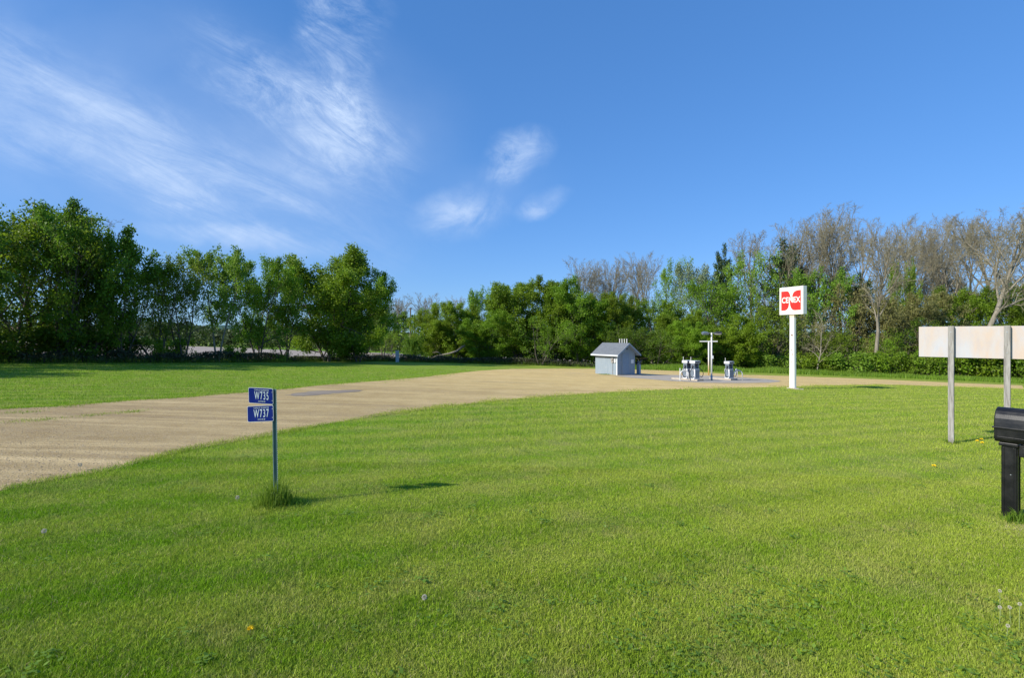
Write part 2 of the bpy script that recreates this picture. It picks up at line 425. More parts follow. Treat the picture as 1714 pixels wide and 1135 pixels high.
# low hills on the horizon, distance haze put into their blue-green colour
hv, hf = [], []
for i in range(121):
    a = R(-75 + 150 * i / 120); hh = 12 + 9 * math.sin(i * .21) + 5 * math.sin(i * .53 + 1)
    for j, (rr, z) in enumerate(((1250, -8), (1450, hh), (1750, hh * 1.15), (1790, -8))): hv.append((rr * math.sin(a), rr * math.cos(a), z))
for i in range(120):
    for j in range(3): hf.append((i * 4 + j, i * 4 + j + 1, i * 4 + 5 + j, i * 4 + 4 + j))
tag(npmesh('hills', hv, hf, paint('hazed_hill_wood', (.07, .12, .10), (.05, .10, .09), .02, 1, spec=0), smooth=True), kind='structure')

# ------------------------------------------------------------------ grass
rng = np.random.default_rng(7)
def blades(name, x, y, h, w, mat, lean=.45, seg2=False, tintpow=1.0, tint=None):
    n = len(x); z = gz(x, y); a = rng.uniform(0, 2 * np.pi, n)
    dx, dy = np.cos(a) * w / 2, np.sin(a) * w / 2
    la = rng.uniform(0, 2 * np.pi, n); ll = rng.uniform(.05, lean, n) * h
    lx, ly = np.cos(la) * ll, np.sin(la) * ll
    t = rng.random(n) ** tintpow if tint is None else tint
    if seg2:
        v = np.empty((n, 5, 3), np.float32)
        v[:, 0] = np.stack([x - dx, y - dy, z - .005], 1); v[:, 1] = np.stack([x + dx, y + dy, z - .005], 1)
        v[:, 2] = np.stack([x + dx * .8 + lx * .35, y + dy * .8 + ly * .35, z + h * .6], 1)
        v[:, 3] = np.stack([x - dx * .8 + lx * .35, y - dy * .8 + ly * .35, z + h * .6], 1)
        v[:, 4] = np.stack([x + lx * 1.3, y + ly * 1.3, z + h], 1)
        b = np.arange(n)[:, None] * 5; f = np.concatenate([b, b + 1, b + 2, b, b + 2, b + 3, b + 3, b + 2, b + 4], 1).reshape(-1, 3); kk = 5
    else:
        v = np.empty((n, 3, 3), np.float32)
        v[:, 0] = np.stack([x - dx, y - dy, z - .005], 1); v[:, 1] = np.stack([x + dx, y + dy, z - .005], 1)
        v[:, 2] = np.stack([x + lx, y + ly, z + h], 1)
        b = np.arange(n)[:, None] * 3; f = np.concatenate([b, b + 1, b + 2], 1); kk = 3
    o = npmesh(name, v.reshape(-1, 3), f, mat, k=3)
    at = o.data.attributes.new('tint', 'FLOAT', 'POINT'); at.data.foreach_set('value', np.repeat(t, kk).astype(np.float32))
    return o
def vnoise(x, y, s, seed):
    r = np.random.default_rng(seed).random((64, 64)); u, w = x * s, y * s
    i, j = np.floor(u).astype(int), np.floor(w).astype(int); fu, fw = u - i, w - j; fu = fu * fu * (3 - 2 * fu); fw = fw * fw * (3 - 2 * fw)
    g = lambda a, b: r[a % 64, b % 64]
    return (g(i, j) * (1 - fu) + g(i + 1, j) * fu) * (1 - fw) + (g(i, j + 1) * (1 - fu) + g(i + 1, j + 1) * fu) * fw
def wedge(n, y0, y1, power, side=1.12):     # places in the wedge of ground before the camera, thinning out with distance
    u = rng.random(n); e = 2 - power
    y = (y0 ** e + u * (y1 ** e - y0 ** e)) ** (1 / e) if abs(e) > 1e-6 else y0 * (y1 / y0) ** u
    x = (rng.random(n) * 2 - 1) * side * y
    return x, y
def keep_lawn(x, y, edge=.12):
    jx = x + rng.normal(0, edge, len(x)); jy = y + rng.normal(0, edge, len(x))
    return ~inpoly(jx, jy, lot_poly)
x1, y1 = wedge(760000, 2.7, 9, 1.6); kp = keep_lawn(x1, y1, .10); x1, y1 = x1[kp], y1[kp]
cl = vnoise(x1, y1, 2.2, 1) * .6 + vnoise(x1, y1, 7, 2) * .4
h1 = (.016 + .028 * cl) * rng.uniform(.55, 1.4, len(x1))
lawn1 = blades('lawn_grass', x1, y1, h1, .0033 * rng.uniform(.7, 1.5, len(x1)), M_BLADE, .9, True)
tag(lawn1, 'short mown green grass covering the lawn near the viewer', 'grass', kind='stuff')
x2, y2 = wedge(520000, 8.5, 48, 1.9, 1.15); kp = keep_lawn(x2, y2, .16); x2, y2 = x2[kp], y2[kp]
cl = vnoise(x2, y2, 1.2, 3) * .6 + vnoise(x2, y2, 5, 4) * .4
sc = (y2 / 8) ** .5
h2 = (.022 + .034 * cl) * rng.uniform(.6, 1.3, len(x2)) * np.minimum(sc, 1.5)
tag(blades('lawn_grass', x2, y2, h2, .006 * sc * sc ** .6, M_BLADE, .8), 'short mown green grass of the lawn farther back up to the trees', 'grass', kind='stuff')
ex, ey = [], []
for ln_, n_e in ((ne, 26000), (fe, 9000)):
    P_ = np.array([p_ for p_ in ln_ if p_[1] < 44]); i_ = rng.integers(0, len(P_) - 1, n_e); t_ = rng.random((n_e, 1)); q_ = P_[i_] * (1 - t_) + P_[i_ + 1] * t_
    c_ = vnoise(q_[:, 0], q_[:, 1], .8, 77); kk_ = rng.random(n_e) < .25 + c_; q_ = q_[kk_]; c_ = c_[kk_]
    sg_ = -1 if n_e == 9000 else 1
    ex.append(q_[:, 0] + rng.normal(0, .1, len(q_))); ey.append(q_[:, 1] + (np.abs(rng.normal(0, .30, len(q_))) * c_ * 1.8 - .08) * (.7 + q_[:, 1] / 20) * sg_)
for a_, b_, n_ in (((20, 706), (85, 703), 900), ((140, 697), (235, 689), 1100), ((70, 684), (130, 681), 300), ((640, 641), (760, 628), 700), ((0, 693), (60, 690), 500)):
    A_, B_ = ground(*a_), ground(*b_); t_ = rng.random(n_); t_ = t_[rng.random(n_) < vnoise(t_ * 9, t_ * 0, 1, 5) * 1.3]
    ex.append(A_[0] + (B_[0] - A_[0]) * t_ + rng.normal(0, .12, len(t_))); ey.append(A_[1] + (B_[1] - A_[1]) * t_ + rng.normal(0, .22, len(t_)))
ex = np.concatenate(ex); ey = np.concatenate(ey)
tag(blades('edge_grass', ex, ey, rng.uniform(.02, .075, len(ex)), .007 * np.maximum(1, ey / 10), M_BLADE, .9), 'ragged grass creeping over the edges of the gravel drive', 'grass', kind='stuff')
# clover and broad-leaved weeds scattered in the lawn
def leafquads(c, s, flat=0, rngl=None, elong=1.0):
    n = len(c); g = rngl or rng
    a = g.normal(size=(n, 3)); a[:, 2] *= (1 - flat); a /= np.linalg.norm(a, axis=1)[:, None] + 1e-9
    r = g.normal(size=(n, 3)); r[:, 2] *= (1 - flat * .7); b = np.cross(a, r); b /= np.linalg.norm(b, axis=1)[:, None] + 1e-9
    if flat: b = np.cross(a, [0, 0, 1]) + r * .15; b /= np.linalg.norm(b, axis=1)[:, None]
    s = np.asarray(s)[:, None] if np.ndim(s) else s
    v = np.stack([c - a * s * .6 * elong, c + b * s * .38, c + a * s * .6 * elong, c - b * s * .38], 1)
    return v.reshape(-1, 3), np.arange(4 * n).reshape(-1, 4)
cxs = []
for _ in range(130):
    yy = 2.8 * (12 / 2.8) ** rng.random(); xx = rng.uniform(-1.05, 1.05) * yy; kq = int(rng.integers(8, 30)); rr = rng.uniform(.03, .11)
    px_ = xx + rng.normal(0, rr, kq); py_ = yy + rng.normal(0, rr, kq); cxs.append(np.stack([px_, py_, gz(px_, py_) + rng.uniform(.015, .05, kq)], 1))
for _ in range(40):
    yy = rng.uniform(3, 4.6); xx = yy * rng.uniform(.25, 1.05); kq = 22; px_ = xx + rng.normal(0, .09, kq); py_ = yy + rng.normal(0, .09, kq)
    cxs.append(np.stack([px_, py_, gz(px_, py_) + rng.uniform(.015, .05, kq)], 1))
cxs = np.concatenate(cxs); cxs = cxs[~inpoly(cxs[:, 0], cxs[:, 1], lot_poly)]
v, f = leafquads(cxs, rng.uniform(.018, .04, len(cxs)), .7)
tag(npmesh('clover', v, f, leafmat('clover_leaf', (.16, .32, .03), (.25, .42, .06), .45)), 'small broad leaved clover and weeds scattered through the lawn', 'clover', kind='stuff')
# pebbles on the gravel
n = 16000; yy = 6.3 * (26 / 6.3) ** rng.random(n); xx = rng.uniform(-1.1, .1, n) * yy; kp = inpoly(xx, yy, lot_poly); xx, yy = xx[kp], yy[kp]; n = len(xx)
s = rng.uniform(.005, .015, n); o6 = np.array([(1, 0, 0), (0, 1, 0), (-1, 0, 0), (0, -1, 0), (0, 0, .7), (0, 0, -.5)])
an = rng.uniform(0, 6.28, n); ca, sa = np.cos(an), np.sin(an); base = np.stack([xx, yy, gz(xx, yy) + .008], 1)
sc3 = s[:, None, None] * rng.uniform(.6, 1.3, (n, 6, 1)) * o6[None]
rot = np.stack([sc3[..., 0] * ca[:, None] - sc3[..., 1] * sa[:, None], sc3[..., 0] * sa[:, None] + sc3[..., 1] * ca[:, None], sc3[..., 2]], 2)
v = (base[:, None] + rot).reshape(-1, 3); tri = np.array([(0, 1, 4), (1, 2, 4), (2, 3, 4), (3, 0, 4)]); f = (np.arange(n)[:, None, None] * 6 + tri[None]).reshape(-1, 3)
m = MT('pebbles'); g = m.n('ShaderNodeNewGeometry'); m.color(m.mix(g.outputs['Random Per Island'], (.22, .16, .095), (.48, .38, .25))); m.rough(.9, .2)
tag(npmesh('pebbles', v, f, m.m, k=3), 'loose pebbles lying on the gravel drive', 'pebbles', kind='stuff')

# ------------------------------------------------------------------ trees
UP = Vector((0, 0, 1))
def tubes_to_mesh(tubes):
    V, Fq = [], []; base = 0
    for pts, rad, k in tubes:
        P = np.array(pts); n = len(P); d = np.gradient(P, axis=0); d /= np.linalg.norm(d, axis=1)[:, None] + 1e-9
        ref = np.where(np.abs(d[:, 2:3]) > .9, [[1., 0, 0]], [[0, 0, 1.]]); a = np.cross(d, ref); a /= np.linalg.norm(a, axis=1)[:, None] + 1e-9
        b = np.cross(d, a); th = np.arange(k) * 2 * np.pi / k; r = np.array(rad)[:, None, None]
        V.append((P[:, None] + r * (np.cos(th)[None, :, None] * a[:, None] + np.sin(th)[None, :, None] * b[:, None])).reshape(-1, 3))
        i, j = np.meshgrid(np.arange(n - 1), np.arange(k), indexing='ij'); i, j = i.ravel(), j.ravel(); j2 = (j + 1) % k
        Fq.append(base + np.stack([i * k + j, i * k + j2, (i + 1) * k + j2, (i + 1) * k + j], 1)); base += n * k
    return np.concatenate(V), np.concatenate(Fq)
def grow(seed, p):
    g = random.Random(seed); T = [[] for _ in range(5)]; tips = []
    NL = p['levels']
    def rv(): return Vector((g.gauss(0, 1), g.gauss(0, 1), g.gauss(0, 1)))
    def br(pos, d, Ln, r, lev, az):
        ns = p['seg'][lev]; st = Ln / ns; pts = [pos.copy()]; rad = [r]; q = pos.copy(); ds = [d]
        for i in range(ns):
            d = (d + rv() * p['wob'][lev] + UP * p['trop'][lev]).normalized(); q = q + d * st
            if q.z < .15: q.z = .15
            pts.append(q.copy()); ds.append(d); t = (i + 1) / ns; rad.append(max(r * (1 - t * p['taper'][lev]), p.get('rmin', .006)))
        T[lev].append(([tuple(v) for v in pts], rad, (8, 6, 4, 3, 3)[lev]))
        if lev == NL - 1:
            for i in range(1, len(pts)): tips.append(tuple(pts[i]))
            return
        n = p['kids'][lev]; n = n + g.randint(-n // 5, n // 5) if n > 4 else n
        f0 = p['start'][lev]
        for c in range(n):
            t = f0 + (1 - f0) * ((c + g.random()) / n); u = t * ns; i = min(int(u), ns - 1); fr = u - i
            bp = pts[i].lerp(pts[i + 1], fr); bd = ds[i + 1]
            az += 2.4 + g.uniform(-.5, .5)
            perp = bd.orthogonal().normalized(); perp.rotate(Matrix.Rotation(az, 3, bd))
            ang = R(p['ang'][lev] * g.uniform(.7, 1.25) * (1 - .35 * (t - f0) / (1 - f0 + 1e-6)))
            nd_ = (bd * math.cos(ang) + perp * math.sin(ang)).normalized()
            tt = (t - f0) / (1 - f0 + 1e-6)
            shape = p['shape'](tt) if lev == 0 else (1 - .55 * tt)
            l2 = Ln * p['ratio'][lev] * shape * g.uniform(.75, 1.2)
            br(bp, nd_, l2, max(rad[i] * p['rr'][lev], .006), lev + 1, g.uniform(0, 6.28))
        if p.get('cont', True):
            br(pts[-1], ds[-1], Ln * p['ratio'][lev] * .6, rad[-1], lev + 1, az)
    st = p.get('stems', 1); sp = p.get('spread', .3)
    for s_ in range(st):
        a = 6.28 * s_ / st + g.uniform(-.5, .5); d = (UP + Vector((math.cos(a), math.sin(a), 0)) * (sp * g.uniform(.6, 1.2) if st > 1 else sp * .15)).normalized()
        br(Vector((math.cos(a) * .15 * (st > 1), math.sin(a) * .15 * (st > 1), -.25)), d, p['h'] * g.uniform(.85, 1), p['r'] * (1 if st == 1 else .75), 0, a)
    return T, np.array(tips)
def make_variant(seed, p, leaf=None):
    """returns meshes (trunk, crown) and nominal height and width"""
    T, tips = grow(seed, p); gl = np.random.default_rng(seed + 50)
    tv, tf = tubes_to_mesh(T[0] + T[1] + (T[2] if leaf and p['levels'] > 3 else []))
    parts = []
    if leaf:
        tp = tips
        if p.get('thin'): tp = tp[gl.random(len(tp)) > p['thin']]
        if 'low' in p: tp = tp[tp[:, 2] > p['low'] * p['h'] * (1 + .5 * gl.random(len(tp)))]
        rest = [q for lv in T[(3 if p['levels'] > 3 else 2):] for q in lv]
        c = np.repeat(tp, p['leaves'], 0) + gl.normal(0, p['clump'], (len(tp) * p['leaves'], 3)) * [1, 1, .75]
        c = c[c[:, 2] > .1]
        cv, cf = leafquads(c, gl.uniform(.6, 1.35, len(c)) * p['leafsize'], 0, gl)
        mats = [leaf]; sl = len(cf)
        if rest:
            rv_, rf = tubes_to_mesh(rest); cf = np.concatenate([cf, rf + len(cv)]); cv = np.concatenate([cv, rv_]); mats.append(p['bark'])
    else:
        cv, cf = tubes_to_mesh([q for lv in T[2:] for q in lv]); mats = [p.get('twig', p['bark'])]; sl = len(cf)
    zm = np.percentile(cv[:, 2], 99.5); rr_ = np.hypot(cv[:, 0], cv[:, 1]); rm = np.percentile(rr_, 97)
    for q in (cv, tv):
        z0 = (.90 if leaf else .80) * zm; A_ = (.22 if leaf else .15) * zm; hi = q[:, 2] > z0; q[hi, 2] = z0 + A_ * np.tanh((q[hi, 2] - z0) / A_)
        r_ = np.hypot(q[:, 0], q[:, 1]); r0 = (1.05 if leaf else .8) * rm; B_ = .25 * rm; f_ = np.where(r_ > r0, (r0 + B_ * np.tanh((r_ - r0) / B_)) / np.maximum(r_, 1e-6), 1); q[:, 0] *= f_; q[:, 1] *= f_
    z = np.percentile(cv[:, 2], 99.7); w = np.percentile(np.abs(cv[:, :2]), 97) * 2
    def mk(nm, v_, f_, ml, cut, sm):
        o = npmesh(nm, v_, f_, ml[0], smooth=sm); me = o.data
        if len(ml) > 1:
            me.materials.append(ml[1]); mi = np.zeros(len(f_), np.int32); mi[cut:] = 1; me.polygons.foreach_set('material_index', mi)
        bpy.data.objects.remove(o); return me
    return mk('trunk', tv, tf, [p['bark']], 0, True), mk('crown', cv, cf, mats, sl, False), z, w
dome = lambda t: .55 + .75 * math.sin(math.pi * min(1, t * .85 + .12)) * (1 - .35 * t)
cone = lambda t: 1.05 - t * .62
vase = lambda t: .6 + .55 * t
P_OAK = dict(thin=.15, h=8.5, r=.17, levels=4, stems=3, spread=.40, seg=[8, 6, 4, 2], wob=[.07, .13, .2, .2], trop=[.02, .05, .03, 0], taper=[.8, .8, .8, .6],
             kids=[11, 6, 5], start=[.12, .2, .2], ang=[58, 48, 45], ratio=[.42, .5, .42], rr=[.5, .55, .5], shape=dome, leaves=11, clump=.21, leafsize=.15, bark=BARK)
P_DENSE = dict(P_OAK, thin=0, leaves=17, kids=[13, 6, 5], start=[.05, .15, .2], clump=.25, leafsize=.155)
P_AIRY = dict(P_OAK, stems=2, spread=.36, kids=[11, 7, 5], start=[.3, .2, .2], leaves=7, clump=.2, leafsize=.17, ang=[46, 46, 45], low=.25, shape=dome, bark=BARK_L)
P_SCRUB = dict(P_OAK, h=7.5, stems=3, spread=.55, leaves=5, clump=.24, thin=.38, kids=[9, 6, 5], start=[.2, .2, .2])
P_TALL = dict(P_OAK, h=9, stems=2, r=.2, kids=[13, 7, 5], start=[.14, .15, .2], ratio=[.46, .48, .42], leaves=9, clump=.27, spread=.22, ang=[60, 48, 45], cont=False)
P_BUSH = dict(h=1.9, r=.035, levels=3, stems=6, spread=.8, seg=[4, 3, 2], wob=[.15, .2, .2], trop=[.03, .05, 0], taper=[.7, .7, .6], kids=[6, 5], start=[.1, .1],
              ang=[50, 50], ratio=[.5, .5], rr=[.5, .5], shape=dome, leaves=9, clump=.16, leafsize=.13, bark=BARK)
P_BARE = dict(h=9.5, r=.27, levels=5, stems=1, spread=.3, seg=[9, 8, 6, 4, 3], wob=[.09, .15, .18, .2, .24], trop=[.01, .025, .015, -.01, -.05], taper=[.66, .75, .75, .7, .6],
              kids=[14, 10, 8, 6], start=[.40, .22, .15, .12], ang=[52, 44, 44, 46], ratio=[.62, .50, .46, .45], rr=[.5, .55, .55, .55], shape=lambda t: .85 + .25 * math.sin(3.14 * t), bark=BARK_L, twig=TWIG, rmin=.0085)
P_BAREN = dict(P_BARE, ang=[36, 38, 42, 44], kids=[12, 9, 8, 6], start=[.48, .22, .15, .12], spread=.2, ratio=[.55, .5, .46, .45])
P_DEAD = dict(P_BARE, h=6, r=.12, kids=[9, 6, 5, 4], ratio=[.5, .5, .45, .4], start=[.2, .2, .2, .2], bark=BARK_L, rmin=.007)
P_PINE = dict(h=10, r=.2, levels=3, stems=1, spread=.05, seg=[10, 5, 2], wob=[.02, .07, .12], trop=[.01, .02, .03], taper=[.85, .8, .6], kids=[46, 9], start=[.25, .15],
              ang=[82, 50], ratio=[.34, .32], rr=[.28, .5], shape=cone, leaves=16, clump=.17, leafsize=.16, bark=BARK, cont=True)
VAR = {}
for key, seed, p, lf in [('dense1', 1, P_DENSE, 'mid'), ('dense2', 2, P_DENSE, 'mid'), ('oak1', 3, P_OAK, 'mid'), ('oak2', 4, P_OAK, 'mid'), ('tall1', 5, P_TALL, 'bright'), ('tall2', 6, P_TALL, 'bright'),
                         ('airy1', 7, P_AIRY, 'bright'), ('airy2', 8, P_AIRY, 'bright'), ('scrub1', 9, P_SCRUB, 'mid'), ('scrub2', 10, P_SCRUB, 'mid'), ('bush1', 11, P_BUSH, 'mid'), ('bush2', 12, P_BUSH, 'mid'), ('bush3', 13, P_BUSH, 'mid'),
                         ('bare1', 14, P_BARE, None), ('bare2', 15, P_BARE, None), ('bare3', 16, P_BAREN, None), ('bare4', 17, P_BAREN, None), ('dead1', 18, P_DEAD, None), ('pine1', 19, P_PINE, 'pine')]:
    VAR[key] = make_variant(seed, p, LF[lf] if lf else None)
    print(key, len(VAR[key][1].polygons), round(VAR[key][2], 1), round(VAR[key][3], 1))
rt = random.Random(99)
def plant(name, cat, var, X, Y, h, w, rz, label, leaf=None, group=None, lean=(0, 0)):
    tm, cm, zh, zw = VAR[var]
    r = empty(name, (X, Y, gzf(X, Y)), rz, label=label, cat=cat, group=group)
    r.scale = (w / zw, w / zw, h / zh); r.rotation_euler = (lean[0], lean[1], rz)
    link(bpy.data.objects.new('trunk', tm), r)
    c = link(bpy.data.objects.new('crown', cm), r)
    if leaf: c.material_slots[0].link = 'OBJECT'; c.material_slots[0].material = LF[leaf] if isinstance(leaf, str) else leaf
    return r
def tree(px, Y, top, wpx, var, leaf, name, label, group=None, cat="tree", lean=(0, 0)):
    X = (px - CX) / F * Y; h = H + (HY - top) / F * Y - gzf(X, Y)
    return plant(name, cat, var, X, Y, h, wpx / F * Y * (1.5 if var[:4] == 'bare' else 1.12), rt.uniform(0, 6.28), label, leaf, group, lean)
GL, GC, GW, GB = 'trees in the left hedgerow', 'green trees behind the gravel lot', 'leafy trees in the wood on the right', 'leafless trees in the wood'
DEC, BARET = 'deciduous_tree', 'bare_tree'
